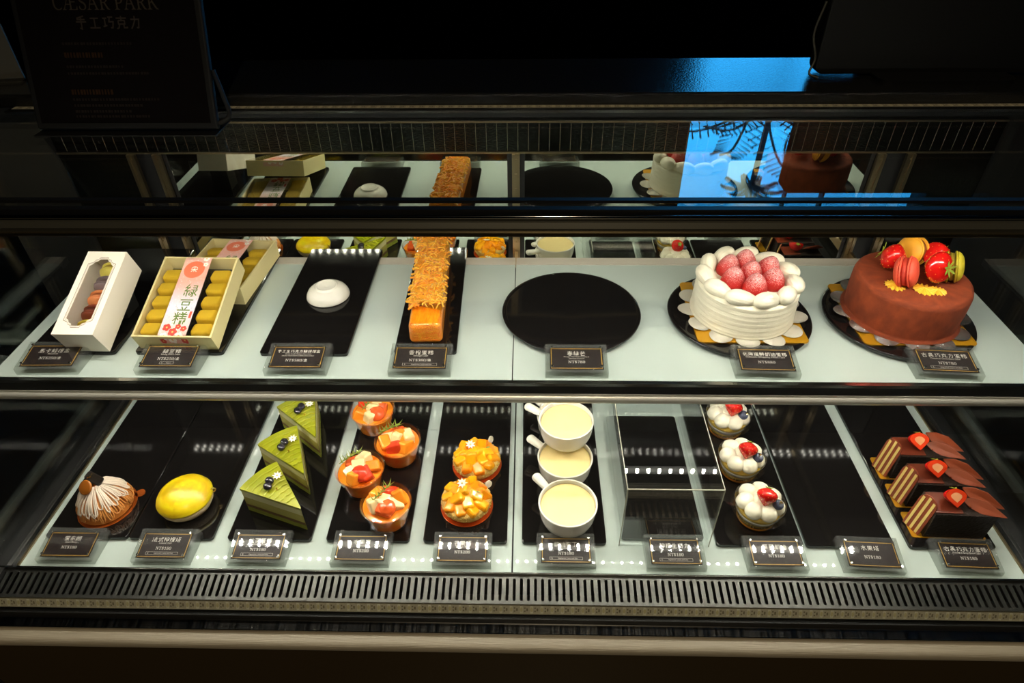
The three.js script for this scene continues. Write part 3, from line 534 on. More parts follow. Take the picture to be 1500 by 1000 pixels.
// ------------------------------------------------------------------ upturned bowl
single('upturned_bowl', G.lathe([[0.0375, 0.0], [0.0394, 0.0010], [0.0398, 0.0028], [0.0380, 0.0085], [0.0340, 0.0145], [0.0275, 0.0190], [0.0225, 0.0205], [0.0205, 0.0215], [0.0200, 0.0236], [0.0185, 0.0244], [0.0168, 0.0236], [0.0160, 0.0220], [0.004, 0.0214], [0.0028, 0.0202], [0.0, 0.0200]].concat([]), 64), M.ceramic, 'small white ceramic bowl turned upside down on its black tray', 'bowl', [-0.349, UT, -1.003]);

// ------------------------------------------------------------------ orange loaf
{
  const t = thing('orange_loaf_cake', 'long glazed orange loaf cake heaped with orange peel shreds', 'cake', [-0.1535, UT, -1.000], 0.045);
  const cake = phys(srgb(255, 172, 34), 0.28, { clearcoat: 0.8, clearcoatRoughness: 0.08, map: dataTex(128, (u, v) => { const n = fbm(u * 8, v * 8, 2, 4); return [0.98, 0.84 + 0.3 * n, 0.7 + 0.5 * n]; }, true), bumpMap: rep(noiseA, 1, 1), bumpScale: 0.0015 });
  part('loaf', lump(new RoundedBoxGeometry(0.056, 0.041, 0.282, 6, 0.010).translate(0, 0.0, 0), 0.012, 40).translate(0, 0.0205, 0), cake, t);
  part('peel_bed', lump(new RoundedBoxGeometry(0.059, 0.016, 0.236, 8, 0.007), 0.16, 70).translate(0, 0.0445, -0.0275), phys(srgb(255, 170, 24), 0.3, { clearcoat: 0.7, clearcoatRoughness: 0.1, bumpMap: rep(noiseA, 1, 4), bumpScale: 0.003 }), t, 'glossy candied orange bed');
  const list = [], list2 = [];
  for (let k = 0; k < 400; k++) {
    const z = rnd(-0.142, 0.085 + 0.02 * rnd()), x = rnd(-0.030, 0.030), y = 0.0505 + rnd(0, 0.0065) * (1 - Math.pow(Math.abs(x) / 0.031, 3)) * (z < 0.05 ? 1 : 0.5), a = rnd(0, Math.PI), l = rnd(0.008, 0.019), bend = rnd(-0.004, 0.004);
    const p = (s) => [x + Math.cos(a) * l * (s - 0.5) + bend * 4 * s * (1 - s) * Math.sin(a), y + 0.005 * s * (1 - s) * 4 * rnd(0.2, 1) - 0.002 + rnd(-0.001, 0.001), z + Math.sin(a) * l * (s - 0.5) - bend * 4 * s * (1 - s) * Math.cos(a)];
    const lim = (q) => [Math.max(-0.0345, Math.min(0.0345, q[0])), q[1], q[2]];
    const g = G.tube([lim(p(0)), lim(p(0.5)), lim(p(1))], 0.0011 + 0.0012 * rnd(), 5, 5); (k % 3 ? list : list2).push(g);
  }
  part('peel_shreds', merge(list), phys(srgb(255, 196, 44), 0.95, { transmission: 0.4, clearcoat: 0.5, clearcoatRoughness: 0.15 }), t, 'yellow orange peel shreds').userData.kind = 'stuff';
  part('peel_shreds', merge(list2), phys(srgb(255, 174, 26), 0.95, { transmission: 0.4, clearcoat: 0.5, clearcoatRoughness: 0.15 }), t, 'deep orange peel shreds').userData.kind = 'stuff';
}
// ------------------------------------------------------------------ doilies and boards under the round cakes
const doilyGeo = (r0, r1, n) => G.grid(n * 12, 3, (u, v) => { const a = u * Math.PI * 2, sc = Math.pow(Math.abs(Math.sin(a * n / 2)), 0.45), r = r0 + (r1 - r0) * (0.25 + 0.75 * sc) * v; return [r * Math.cos(a), 0.0012 + v * v * 0.004 * sc * (0.5 + 0.5 * Math.sin(a * 5)), r * Math.sin(a)]; });
const boardGeo = G.flat(roundRect(0.186, 0.182, 0.008), 0.003, 0.0006);
// white strawberry cream cake
{
  const t = thing('strawberry_cream_cake', 'round white cream cake topped with sugar dusted strawberries', 'cake', [0.404, SHELF + PLATE, -0.954]);
  part('gold_board', boardGeo, M.goldBoard, t, 'square gold cake board');
  const d = part('doily', doilyGeo(0.07, 0.112, 13), std(srgb(236, 230, 214), 0.25, 0.35, { side: THREE.DoubleSide, bumpMap: rep(noiseA, 3, 3), bumpScale: 0.001 }), t, 'silvery scalloped doily'); d.position.y = 0.0035;
  const pts = [[0.0001, 0.003], [0.086, 0.003], [0.0895, 0.006]];
  for (let k = 0; k <= 60; k++) { const y = 0.008 + 0.056 * k / 60; pts.push([0.088 - 0.002 * k / 60 + 0.00022 * Math.sin(y * 640) + 0.00010 * Math.sin(y * 1500 + 1), y]); }
  pts.push([0.083, 0.067], [0.075, 0.069], [0.0001, 0.069]);
  part('cream_body', deform(G.lathe(pts, 96), (x, y, z) => { const a = Math.atan2(z, x), n = 1 + 0.010 * fbm(Math.cos(a) * 2, y * 90 + 0.3 * a, Math.sin(a) * 2, 3); return [x * n, y, z * n]; }), M.cream, t);
  const shell = (s) => deform(G.sph(1, 40, 64).rotateZ(Math.PI / 2), (x, y, z) => { const taper = 1 - 0.42 * (x + 1) / 2, rib = 1 + 0.045 * Math.cos(Math.atan2(y, z) * 16 + x * 2.5); return [x * 0.029 * s, y * 0.0165 * taper * rib + 0.004 * (x > 0 ? -x : 0), z * 0.0175 * taper * rib]; });
  for (let k = 0; k < 11; k++) { const a = k * Math.PI * 2 / 11 + 0.25, m = part('piped_shell', shell(1 + 0.05 * Math.sin(k * 3)), M.cream, t); m.position.set(0.072 * Math.cos(a), 0.0755, 0.072 * Math.sin(a)); m.rotation.set(0, -a + Math.PI / 2 + 0.25, 0); m.rotation.z = -0.08; }
  const frost = canvasTex(256, 256, (c, w, h) => {
    c.fillStyle = '#c01a12'; c.fillRect(0, 0, w, h);
    for (let j = 0; j < 26; j++) for (let i = 0; i < 30; i++) { c.fillStyle = 'rgba(110,8,8,.55)'; c.beginPath(); c.arc((i + (j % 2) / 2) * w / 30, j * h / 26, 2.6, 0, 7); c.fill(); }
    for (let k = 0; k < 12000; k++) { const y = Math.pow(rnd(), 0.62) * h, x = rnd(0, w); if (rnd() < 1.9 * Math.pow(y / h, 1.7) - 0.25) { c.fillStyle = `rgba(255,${232 + rnd(0, 20)},${232 + rnd(0, 20)},${rnd(0.3, 0.8)})`; c.beginPath(); c.arc(x, h - y, rnd(0.5, 1.9), 0, 7); c.fill(); } }
    for (let j = 0; j < 22; j++) for (let i = 0; i < 26; i++) { c.fillStyle = 'rgba(176,20,22,.55)'; c.beginPath(); c.ellipse((i + (j % 2) / 2) * w / 26, j * h / 22, 2.0, 2.8, 0, 0, 7); c.fill(); }
  });
  frost.wrapS = THREE.RepeatWrapping;
  const fm = std(lin(1, 1, 1), 0.5, 0, { map: frost, bumpMap: rep(grainFine, 1, 1), bumpScale: 0.0002 });
  [[0, 0], ...Array.from({ length: 6 }, (_, k) => [0.0375 * Math.cos(k * Math.PI / 3 + 0.55), 0.0375 * Math.sin(k * Math.PI / 3 + 0.55)])].forEach(([x, z], k) => {
    const g = G.lathe(Array.from({ length: 17 }, (_, i) => { const s = i / 16; return [0.0212 * (0.86 + 0.14 * Math.min(1, s * 5)) * Math.pow(Math.max(1e-6, 1 - Math.pow(s, 1.9)), 0.6), 0.037 * s]; }), 28);
    const uvs = g.attributes.uv; for (let i = 0; i < uvs.count; i++) uvs.setXY(i, uvs.getX(i), g.attributes.position.getY(i) / 0.038);
    const m = part('strawberry', g, fm, t, 'strawberry dusted with icing sugar'); m.position.set(x, 0.0675, z); m.rotation.set(rnd(-0.2, 0.2) + z * 5, k, rnd(-0.15, 0.15) - x * 5);
  });
}
// cocoa cake
{
  const t = thing('cocoa_cake', 'round cocoa dusted chocolate cake topped with strawberries and macarons', 'cake', [0.680, SHELF + PLATE, -0.950]);
  part('gold_board', boardGeo, M.goldBoard, t, 'square gold cake board');
  const d = part('doily', doilyGeo(0.07, 0.114, 13), new THREE.MeshStandardMaterial({ color: lin(0.72, 0.71, 0.68), roughness: 0.25, metalness: 0.85, side: THREE.DoubleSide, bumpMap: rep(noiseA, 4, 4), bumpScale: 0.002 }), t, 'silver foil doily'); d.position.y = 0.0035;
  const cocoa = std(lin(1, 1, 1), 0.85, 0, { map: rep(dataTex(256, (u, v) => { const n = fbm(u * 10, v * 10, 5, 4) * 0.32 + (rnd() - 0.5) * 0.07; return [0.53 + n * 0.5, 0.212 + n * 0.28, 0.068 + n * 0.16]; }, true), 3, 1), bumpMap: rep(grainFine, 6, 2), bumpScale: 0.0004 });
  const H = 0.079;
  const prof = [[0.0001, 0.003], [0.094, 0.003], [0.0965, 0.0055], [0.0915, 0.0085], [0.0905, 0.012], [0.0925, H * 0.5], [0.0925, H - 0.010], [0.0905, H - 0.004], [0.085, H], [0.06, H + 0.0005], [0.0001, H + 0.0005]];
  part('cake_body', deform(G.lathe(prof, 72), (x, y, z) => { const a = Math.atan2(z, x), n = 1 + 0.012 * fbm(Math.cos(a) * 1.5, y * 20, Math.sin(a) * 1.5, 2); return [x * n, y, z * n]; }, false), cocoa, t, 'reddish cocoa coating');
  const y = H;
  const mac = (c, f, pos, rot) => { const m = new THREE.Group(); m.name = 'macaron'; t.add(m); const R = 0.0250; m.position.set(...pos); m.rotation.set(...rot); macaronParts(m, R, c, f); return m; };
  mac(srgb(236, 164, 40), srgb(150, 84, 30), [0.006, y + 0.0255, -0.040], [0, 0.3, 1.35]).userData.label = 'amber yellow macaron';
  mac(srgb(226, 82, 56), srgb(196, 60, 40), [-0.034, y + 0.0252, 0.026], [0, -0.6, -1.25]).userData.label = 'coral red macaron';
  mac(srgb(190, 172, 40), srgb(150, 130, 40), [0.047, y + 0.0252, 0.010], [0, -0.45, -1.3]).userData.label = 'lime green macaron';
  strawberry(t, 0.0225, 0.047, [-0.017, y + 0.0215, 0.000], [-0.72, 0.22, -0.58], M.berry, { leafLen: 0.016 });
  strawberry(t, 0.0235, 0.047, [0.012, y + 0.0235, -0.008], [0.80, 0.12, -0.48], M.berry, { leafLen: 0.014 });
  strawberry(t, 0.0260, 0.043, [0.004, y + 0.0255, 0.006], [0.38, 0.36, 0.82], M.berry, { leaves: 7, leafLen: 0.016 });
  const frill = std(srgb(240, 190, 50), 0.45);
  for (const [x, z, r, a] of [[-0.046, 0.030, 0.016, 0.2], [-0.004, 0.042, 0.017, 0], [0.016, 0.046, 0.013, 0.4]]) {
    const g = G.grid(60, 4, (u, v) => { const q = u * Math.PI * 2, rr = r * v * (1 + 0.10 * Math.sin(q * 14) * v); return [rr * Math.cos(q), 0.0012 + 0.004 * (1 - v) + 0.0016 * v * Math.cos(q * 14), rr * Math.sin(q)]; });
    const m = part('piped_rosette', g, std(srgb(240, 190, 50), 0.45, 0, { side: THREE.DoubleSide }), t, 'ruffled yellow chocolate rosette'); m.position.set(x, y, z); m.rotation.y = a;
  }
}
// ------------------------------------------------------------------ lower deck pastries
const goldPaper = std(srgb(190, 96, 34), 0.25, 0.55);
// chestnut noodle cake
{
  const t = thing('mont_blanc_cake', 'chestnut cream noodle cake with a chestnut slice and dark chocolate on top', 'pastry', [-0.757, LT, -0.746]);
  const tab = new THREE.Shape(); tab.absarc(0, 0, 0.051, 0, Math.PI * 2);
  part('paper_base', merge([G.flat(tab, 0.0012), G.cyl(0.009, 0.009, 0.0012, 20).translate(0.047, 0.0006, -0.030)]), goldPaper, t, 'coppery card base');
  const prof = (s) => [0.0460 * Math.pow(1 - Math.pow(s, 1.7), 0.72), 0.004 + 0.058 * s];
  part('cake_core', G.lathe(Array.from({ length: 15 }, (_, i) => prof(i / 14)), 32), std(srgb(206, 122, 48), 0.5), t);
  const noodles = (n, s0, s1, r, off, rad) => {
    const list = [];
    for (let k = 0; k < n; k++) {
      const a = k / n * Math.PI * 2 + rnd(-0.1, 0.1), da = rnd(0.05, 0.26), lo = s0 + rnd(0, 0.22), hi = s1 + rnd(-0.05, 0.06);
      const P = (s, q, o = 0) => { const [R, y] = prof(Math.max(0, Math.min(0.985, s))); return [(R + off + o) * Math.cos(q), y + off * 0.5, (R + off + o) * Math.sin(q)]; };
      list.push(G.tube([P(hi, a), P((hi + lo) / 2, a + 0.02, rnd(0, 0.0022)), P(lo + 0.05, a + da * 0.2, rnd(0, 0.0015)), P(lo, a + da * 0.5), P(lo + 0.05, a + da * 0.9), P((hi + lo) / 2, a + da + 0.01, rnd(0, 0.001)), P(hi - 0.02, a + da)], r, 18, 5));
    }
    return merge(list);
  };
  part('chestnut_noodles', noodles(56, 0.03, 0.72, 0.00145, 0.0012), phys(srgb(220, 146, 76), 0.35, { clearcoat: 0.3 }), t, 'tan chestnut cream noodles').userData.kind = 'stuff';
  part('cream_noodles', noodles(38, 0.26, 0.97, 0.00145, 0.0030), phys(srgb(232, 214, 196), 0.4), t, 'pale sugar dusted noodles').userData.kind = 'stuff';
  const c = part('chestnut_slice', lump(G.lathe([[0, -0.004], [0.010, -0.0038], [0.0135, -0.001], [0.0135, 0.001], [0.011, 0.003], [0, 0.0034]], 28), 0.02, 90), phys(srgb(150, 84, 24), 0.18, { clearcoat: 0.8 }), t, 'glazed brown chestnut slice'); c.position.set(-0.010, 0.0655, 0.010); c.rotation.set(0.75, 0, 0.2);
  const d = part('chocolate_piece', lump(new RoundedBoxGeometry(0.032, 0.010, 0.016, 3, 0.004), 0.10, 120), M.choc, t, 'dark chocolate piece'); d.position.set(-0.002, 0.069, -0.008); d.rotation.set(0.3, -0.4, -0.25);
  const gl = part('gold_leaf', flakes(7, 0.0028), M.goldLeaf, t, 'scrap of gold leaf'); gl.position.set(-0.008, 0.0745, -0.008);
}
// lemon tart
{
  const t = thing('lemon_tart', 'glossy domed yellow lemon tart on a pale pastry base', 'pastry', [-0.607, LT, -0.752]);
  t.rotation.set(0, 0, 0);
  part('paper_base', G.cyl(0.040, 0.040, 0.0012, 40).translate(0, 0.0006, 0), M.goldBoard, t, 'gold card base');
  part('pastry_shell', lump(G.lathe([[0, 0.0014], [0.041, 0.0014], [0.0455, 0.008], [0.0475, 0.016], [0.0455, 0.022], [0, 0.022]], 48), 0.02, 60), std(srgb(240, 214, 170), 0.6, 0, { bumpMap: rep(noiseA, 3, 1), bumpScale: 0.001 }), t, 'pale baked shell');
  part('lemon_dome', lump(G.lathe([[0.044, 0.018], [0.0492, 0.0215], [0.0495, 0.0245], [0.046, 0.032], [0.037, 0.040], [0.024, 0.0455], [0.011, 0.0478], [0, 0.0482]], 56), 0.012, 45), phys(lin(1, 1, 1), 0.35, { clearcoat: 0.35, clearcoatRoughness: 0.2, map: dataTex(128, (u, v) => { const n = fbm(u * 7, v * 7, 9, 4); return [0.93 + 0.1 * n, 0.80 + 0.22 * n, 0.05 + 0.1 * Math.max(0, n)]; }, true) }), t, 'bright yellow glaze');
  const r = part('gold_ring', new THREE.TorusGeometry(0.005, 0.0014, 8, 20), M.goldLeaf, t); r.position.set(0.047, 0.024, -0.014); r.rotation.y = 0.6;
}
// green tea cake slices
{
  const R = 0.128, A = 0.62;
  const P = (r, a, y) => [r * Math.sin(a), y, -r * Math.cos(a)];
  const wedge = (y0, y1, grow = 0, top = null, jag = 0) => {
    const at = (u) => -A / 2 - 0 + A * u, Rr = R + grow, tip = 0.001;
    const yT = (u, v) => y1 + (top ? top(u, v) : 0), j = (v, s) => 1 + 0;
    const side = (u0, s) => G.grid(24, 3, (u, v) => { const r = tip + (Rr - tip) * u, n = jag * fbm(u * 14, v * 2 + y0 * 400, s, 2); const p = P(r, at(u0), y0 + (yT(u0, u) - y0) * v); const nx = Math.cos(at(u0)) * s, nz = Math.sin(at(u0)) * s; return [p[0] + nx * (n + grow * 0.5), p[1], p[2] + nz * (n + grow * 0.5)]; });
    return merge([
      G.grid(16, 60, (u, v) => { const q = P(tip + (Rr - tip) * v, at(u), yT(u, v)); const e = grow * 0.5 * (u - 0.5) * 2; return [q[0] + Math.cos(at(u)) * e, q[1], q[2] + Math.sin(at(u)) * e]; }),
      G.grid(16, 2, (u, v) => P(tip + (Rr - tip) * v, at(u), y0)), side(0, -1), side(1, 1),
      G.grid(16, 4, (u, v) => P(Rr, at(u), y0 + (yT(u, 1) - y0) * v)),
    ]);
  };
  const dbl = { side: THREE.DoubleSide };
  const proto = thing('green_tea_cake_slice', 'green tea cake slice nearest the price block', 'cake', [-0.368, LT, -0.698], 0.927, 'green tea cake slices');
  const ridge = () => 0;
  part('sponge_base', wedge(0.001, 0.013, 0, null, 0.002), std(srgb(150, 158, 46), 0.85, 0, { ...dbl, bumpMap: rep(noiseA, 3, 1), bumpScale: 0.0015 }), proto, 'green sponge base');
  part('red_bean_layer', wedge(0.013, 0.0205, 0.0002, null, 0.002), std(srgb(126, 96, 58), 0.85, 0, { ...dbl, bumpMap: rep(noiseA, 4, 1), bumpScale: 0.0015 }), proto, 'brown red bean layer');
  part('mousse_layer', wedge(0.0205, 0.041, 0, null, 0.0010), std(srgb(166, 158, 78), 0.7, 0, dbl), proto, 'olive mousse layer');
  part('cream_layer', wedge(0.041, 0.0575, 0.0002, null, 0.0006), std(srgb(204, 200, 150), 0.6, 0, dbl), proto, 'pale cream layer');
  part('green_glaze', wedge(0.0570, 0.0625, 0.0014, ridge, 0.0006), phys(srgb(146, 150, 18), 0.3, { ...dbl, clearcoat: 0.4, clearcoatRoughness: 0.2 }), proto, 'ridged bright green glaze');
  part('glaze_ridge', merge(Array.from({ length: 8 }, (_, k) => { const r = 0.030 + k * 0.0122; return G.tube(Array.from({ length: 9 }, (_, i) => P(r + 0.001 * Math.sin(i * 1.7 + k), -A / 2 * 0.97 + A * 0.97 * i / 8, 0.0630)), 0.0018, 24, 6); })), phys(srgb(158, 160, 26), 0.3, { clearcoat: 0.4 }), proto, 'curved glaze ridges');
  for (const [a, r] of [[-0.10, 0.082], [0.02, 0.090]]) { const b = part('black_bean', lump(G.sph(0.0078, 16, 12), 0.06, 160, a), phys(lin(0.012, 0.010, 0.014), 0.12, { clearcoat: 1 }), proto, 'shiny black bean'); b.position.set(...P(r, a, 0.0685)); b.scale.set(1, 0.8, 1.2); }
  daisyParts('sugar_daisy', proto, P(0.092, 0.20, 0.0665), 0.0095, 0.15);
  const f = part('gold_leaf', flakes(6, 0.0022), M.goldLeaf, proto, 'scrap of gold leaf'); f.position.set(...P(0.068, 0.03, 0.064));
  dup(proto, [-0.384, LT, -0.776], 0.684, 'green tea cake slice in the middle of its row of three');
  dup(proto, [-0.386, LT, -0.868], 0.579, 'green tea cake slice at the back of its row of three');
}
// fruit jelly cups
{
  const cupOuter = [[0.0, 0.0012], [0.032, 0.0012], [0.0325, 0], [0.0345, 0.0], [0.0355, 0.004], [0.0445, 0.050], [0.0468, 0.0505], [0.0468, 0.0518], [0.0438, 0.0515], [0.0345, 0.006], [0.0335, 0.0022], [0, 0.0022]];
  const cupGeo = G.lathe(cupOuter, 56);
  const jelly = G.lathe([[0, 0.0026], [0.0328, 0.0026], [0.034, 0.006], [0.0418, 0.0420], [0.0405, 0.0435], [0, 0.0440]], 48);
  const jm = [srgb(252, 170, 60), srgb(253, 174, 62), srgb(250, 164, 60), srgb(253, 176, 58)];
  const flesh = phys(srgb(252, 224, 164), 0.25, { clearcoat: 0.6 }), skin = phys(srgb(238, 96, 40), 0.2, { clearcoat: 0.7 }), orange = phys(srgb(250, 146, 36), 0.22, { clearcoat: 0.6 }), red = phys(srgb(222, 62, 30), 0.2, { clearcoat: 0.7 });
  const chunkGeo = [0, 1, 2].map((k) => lump(new RoundedBoxGeometry(0.026, 0.020, 0.018, 3, 0.004), 0.16, 50, k * 3.7));
  const halfGeo = G.lathe([[0, 0], [0.0135, 0.0005], [0.0165, 0.004], [0.0160, 0.010], [0.011, 0.0155], [0, 0.0175]], 24);
  const herb = (() => { const l = [G.tube([[0, 0, 0], [0.010, 0.006, 0.001], [0.022, 0.009, 0], [0.032, 0.010, -0.002]], 0.0006, 12, 5)];
    for (let k = 0; k < 26; k++) { const s = k / 25, x = 0.003 + s * 0.029, a = k * 2.4; l.push(place(new THREE.ConeGeometry(0.0009, 0.012, 4).translate(0, 0.006, 0), [x, 0.002 + 0.009 * Math.sin(s * 1.6), 0], [Math.cos(a) * 1.1, 0, Math.sin(a) * 0.9 - 0.5])); } return merge(l); })();
  const herbMat = std(srgb(134, 152, 50), 0.5);
  const spots = [[-0.226, -0.724, 0.3, 'fruit jelly cup next to its price block, thin herb sprig over coral fruit'], [-0.288, -0.800, 2.4, 'fruit jelly cup with a large red round fruit piece and a bushy herb sprig'], [-0.229, -0.873, 3.4, 'fruit jelly cup of pale apricot pieces with a herb tuft at its rim'], [-0.294, -0.957, 5.2, 'fruit jelly cup at the back of its tray with herbs over red and cream fruit']];
  spots.forEach(([x, z, a, label], i) => {
    const t = thing('fruit_jelly_cup', label, 'dessert cup', [x, LT, z], 0, 'fruit jelly cups');
    part('cup', cupGeo, M.plastic, t, 'clear plastic cup');
    part('jelly', jelly, phys(jm[i], 0.12, { clearcoat: 0.8, map: dataTex(64, (u, v) => { const n = fbm(u * 6 + i, v * 5, i, 3); return [1, 0.85 + 0.5 * n, 0.7 + 0.9 * n]; }, true) }), t, 'orange fruit jelly');
    const defs = [[flesh, 0.016, 0.0], [skin, 0.019, 1.25], [flesh, 0.021, 2.5], [orange, 0.024, 3.6], [red, 0.020, 4.6], [orange, 0.024, 5.6], [flesh, 0.004, 2]];
    defs.forEach(([m, r, q], k) => { const p = part('fruit_piece', chunkGeo[k % 3], m, t); p.position.set(r * Math.cos(q + a), 0.0465 + (k === 6 ? 0.008 : 0.002 * (k % 3)), r * Math.sin(q + a)); p.rotation.set(rnd(-0.6, 0.6), q * 2 + a, rnd(-0.6, 0.6)); p.scale.setScalar(k === 6 ? 1.0 : 1.16); });
    const h = part('round_fruit', halfGeo, i === 2 ? orange : i === 1 ? red : skin, t, 'rounded glossy fruit piece'); h.position.set(0.004 + (i === 3 ? 0.008 : 0), 0.0475, i === 2 ? -0.008 : 0.014); h.rotation.set(0.35, 0, -0.1);
    const s = part('herb_sprig', herb, herbMat, t, 'green herb sprig'); s.scale.setScalar(1.25); s.position.set([-0.022, -0.036, -0.036, -0.016][i], 0.062, [0.012, 0.0, -0.004, 0.016][i]); s.rotation.y = [0.75, 0.45, 0.25, 0.9][i];
  });
}
// mango tarts
{
  const make = (pos, label, turn) => {
    const t = thing('mango_tart', label, 'tart', pos, turn, 'mango tarts');
    part('paper_base', G.lathe([[0, 0], [0.0480, 0], [0.0485, 0.0010], [0.0478, 0.0014], [0, 0.0014]], 56), std(srgb(206, 80, 24), 0.2, 0.4), t, 'shiny coppery card base');
    part('tart_shell', deform(G.lathe([[0, 0.0016], [0.040, 0.0016], [0.0425, 0.006], [0.0455, 0.018], [0.044, 0.024], [0.034, 0.027], [0, 0.027]], 96), (x, y, z) => { const n = 1 + 0.03 * fbm(x * 300, y * 300, z * 300, 2); return [x * n, y, z * n]; }), std(srgb(240, 196, 96), 0.7, 0, { bumpMap: rep(noiseA, 4, 2), bumpScale: 0.002 }), t, 'baked tart shell');
    const cr = []; for (let k = 0; k < 640; k++) { const a = rnd(0, Math.PI * 2), y = rnd(0.012, 0.027), r = 0.0448 - Math.max(0, y - 0.02) * 0.7 + rnd(0, 0.0016); cr.push(place(new THREE.TetrahedronGeometry(rnd(0.0010, 0.0018), 0), [r * Math.cos(a), y, r * Math.sin(a)], [rnd(0, 6), rnd(0, 6), 0])); }
    part('crumb', merge(cr), std(srgb(240, 206, 120), 0.6), t, 'golden crumb edge').userData.kind = 'stuff';
    const mm = [phys(srgb(255, 168, 10), 0.2, { clearcoat: 0.6 }), phys(srgb(255, 152, 6), 0.2, { clearcoat: 0.6 }), phys(srgb(255, 180, 20), 0.2, { clearcoat: 0.6 })];
    const cg = [0, 1, 2].map((k) => lump(new RoundedBoxGeometry(0.027, 0.014, 0.020, 3, 0.0055), 0.2, 50, k * 2.3));
    let k = 0;
    for (const [n, r, y] of [[10, 0.0330, 0.0262], [6, 0.0205, 0.0335], [2, 0.006, 0.038]]) for (let i = 0; i < n; i++, k++) {
      const a = i / n * Math.PI * 2 + r * 20, p = part('mango_piece', cg[k % 3], mm[(k * 2 + (i % 2)) % 3], t);
      p.position.set(r * Math.cos(a), y + rnd(-0.001, 0.002), r * Math.sin(a)); p.rotation.set(rnd(-0.5, 0.5), -a + rnd(-0.6, 0.6), -0.42 + rnd(-0.25, 0.25)); p.scale.setScalar(rnd(0.95, 1.12));
    }
    daisyParts('sugar_daisy', t, [-0.006, 0.0485, -0.013], 0.0105, 0.35);
    const g = part('mint_leaf', leafGeo(0.010, 0.004, 0.1), M.calyx, t); g.position.set(0.018, 0.046, 0.006); g.rotation.y = 1.2;
    const c = part('chocolate_disc', G.cyl(0.007, 0.007, 0.002, 20), M.cream, t, 'small white chocolate disc'); c.position.set(0.042, 0.030, -0.022); c.rotation.set(1.2, 0, -0.5);
    return t;
  };
  make([-0.0865, LT, -0.756], 'mango tart standing next to its price block', 0.1);
  make([-0.074, LT, -0.8545], 'mango tart standing behind the other mango tart', 0.5);
}
// white pudding cups
{
  const cup = [[0, 0], [0.034, 0], [0.036, 0.0015], [0.0365, 0.003], [0.0415, 0.006], [0.0465, 0.014], [0.0500, 0.028], [0.0520, 0.049], [0.0525, 0.0510], [0.0518, 0.0522], [0.0500, 0.0522], [0.0490, 0.0505], [0.0468, 0.028], [0.043, 0.015], [0.036, 0.009], [0, 0.008]];
  const cg = G.lathe(cup, 64), pg = G.lathe([[0, 0.009], [0.036, 0.0095], [0.043, 0.0155], [0.0466, 0.028], [0.0478, 0.0395], [0.0484, 0.0442], [0.0470, 0.0436], [0, 0.0438]], 56);
  const handle = deform(new THREE.CapsuleGeometry(0.0085, 0.030, 6, 16), (x, y, z) => [x * (1 + y * 9), y, z * 0.75 * (1 + y * 6)]).rotateX(-Math.PI / 2).rotateX(0.15).translate(0, 0.042, -0.067);
  const custard = phys(srgb(252, 229, 162), 0.18, { clearcoat: 0.5, clearcoatRoughness: 0.1 });
  const make = (pos, turn, label) => {
    const t = thing('pudding_cup', label, 'pudding cup', pos, turn, 'white pudding cups');
    part('cup', cg, M.ceramic, t, 'white ceramic cup'); part('handle', handle, M.ceramic, t); part('custard', pg, custard, t, 'smooth pale yellow custard');
  };
  make([0.097, LT, -0.7255], 0.72, 'white handled pudding cup right behind its price block');
  make([0.0965, LT, -0.832], 0.9, 'white pudding cup half under the raised cup');
  make([0.0965, LT, -0.940], 0.75, 'white pudding cup at the back, carrying the raised cup');
  make([0.0985, LT + 0.0524, -0.878], 1.05, 'white pudding cup stacked on top of two others');
}
// clear cover
{
  const a = 0.187, b = 0.3435, z0 = -1.000, z1 = -0.679, h = 0.155, T = 0.003;
  const t = thing('acrylic_cover', 'empty clear acrylic box cover standing over a black tray', 'cover', [(a + b) / 2, DECK, (z0 + z1) / 2]);
  const w = (b - a) / 2, d = (z1 - z0) / 2;
  part('top_panel', G.span(-w, w, h - T, h, -d, d), M.acrylic, t);
  part('front_panel', G.span(-w, w, 0, h - T - 0.0002, d - T, d), M.acrylic, t);
  part('back_panel', G.span(-w, w, 0, h - T - 0.0002, -d, -d + T), M.acrylic, t);
  for (const s of [-1, 1]) part('side_panel', G.span(s < 0 ? -w : w - T, s < 0 ? -w + T : w, 0, h - T - 0.0002, -d + T + 0.0002, d - T - 0.0002), M.acrylic, t);
  const e = 0.0013, edge = (x0, x1, y0, y1, p, q) => G.span(x0, x1, y0, y1, p, q);
  part('glued_edge', merge([edge(-w, w, h - 0.0005, h + 0.0006, d - e, d + 0.0006), ...[-1, 1].flatMap((s) => [edge(s * w - e / 2, s * w + e / 2, h - 0.0005, h + 0.0006, -d, d - e), edge(s * w - e / 2, s * w + e / 2, 0, h - 0.0006, d - e / 2, d + e / 2)])]), phys(srgb(206, 204, 186), 0.25, { transmission: 0.5 }), t, 'bright glued edges');
}
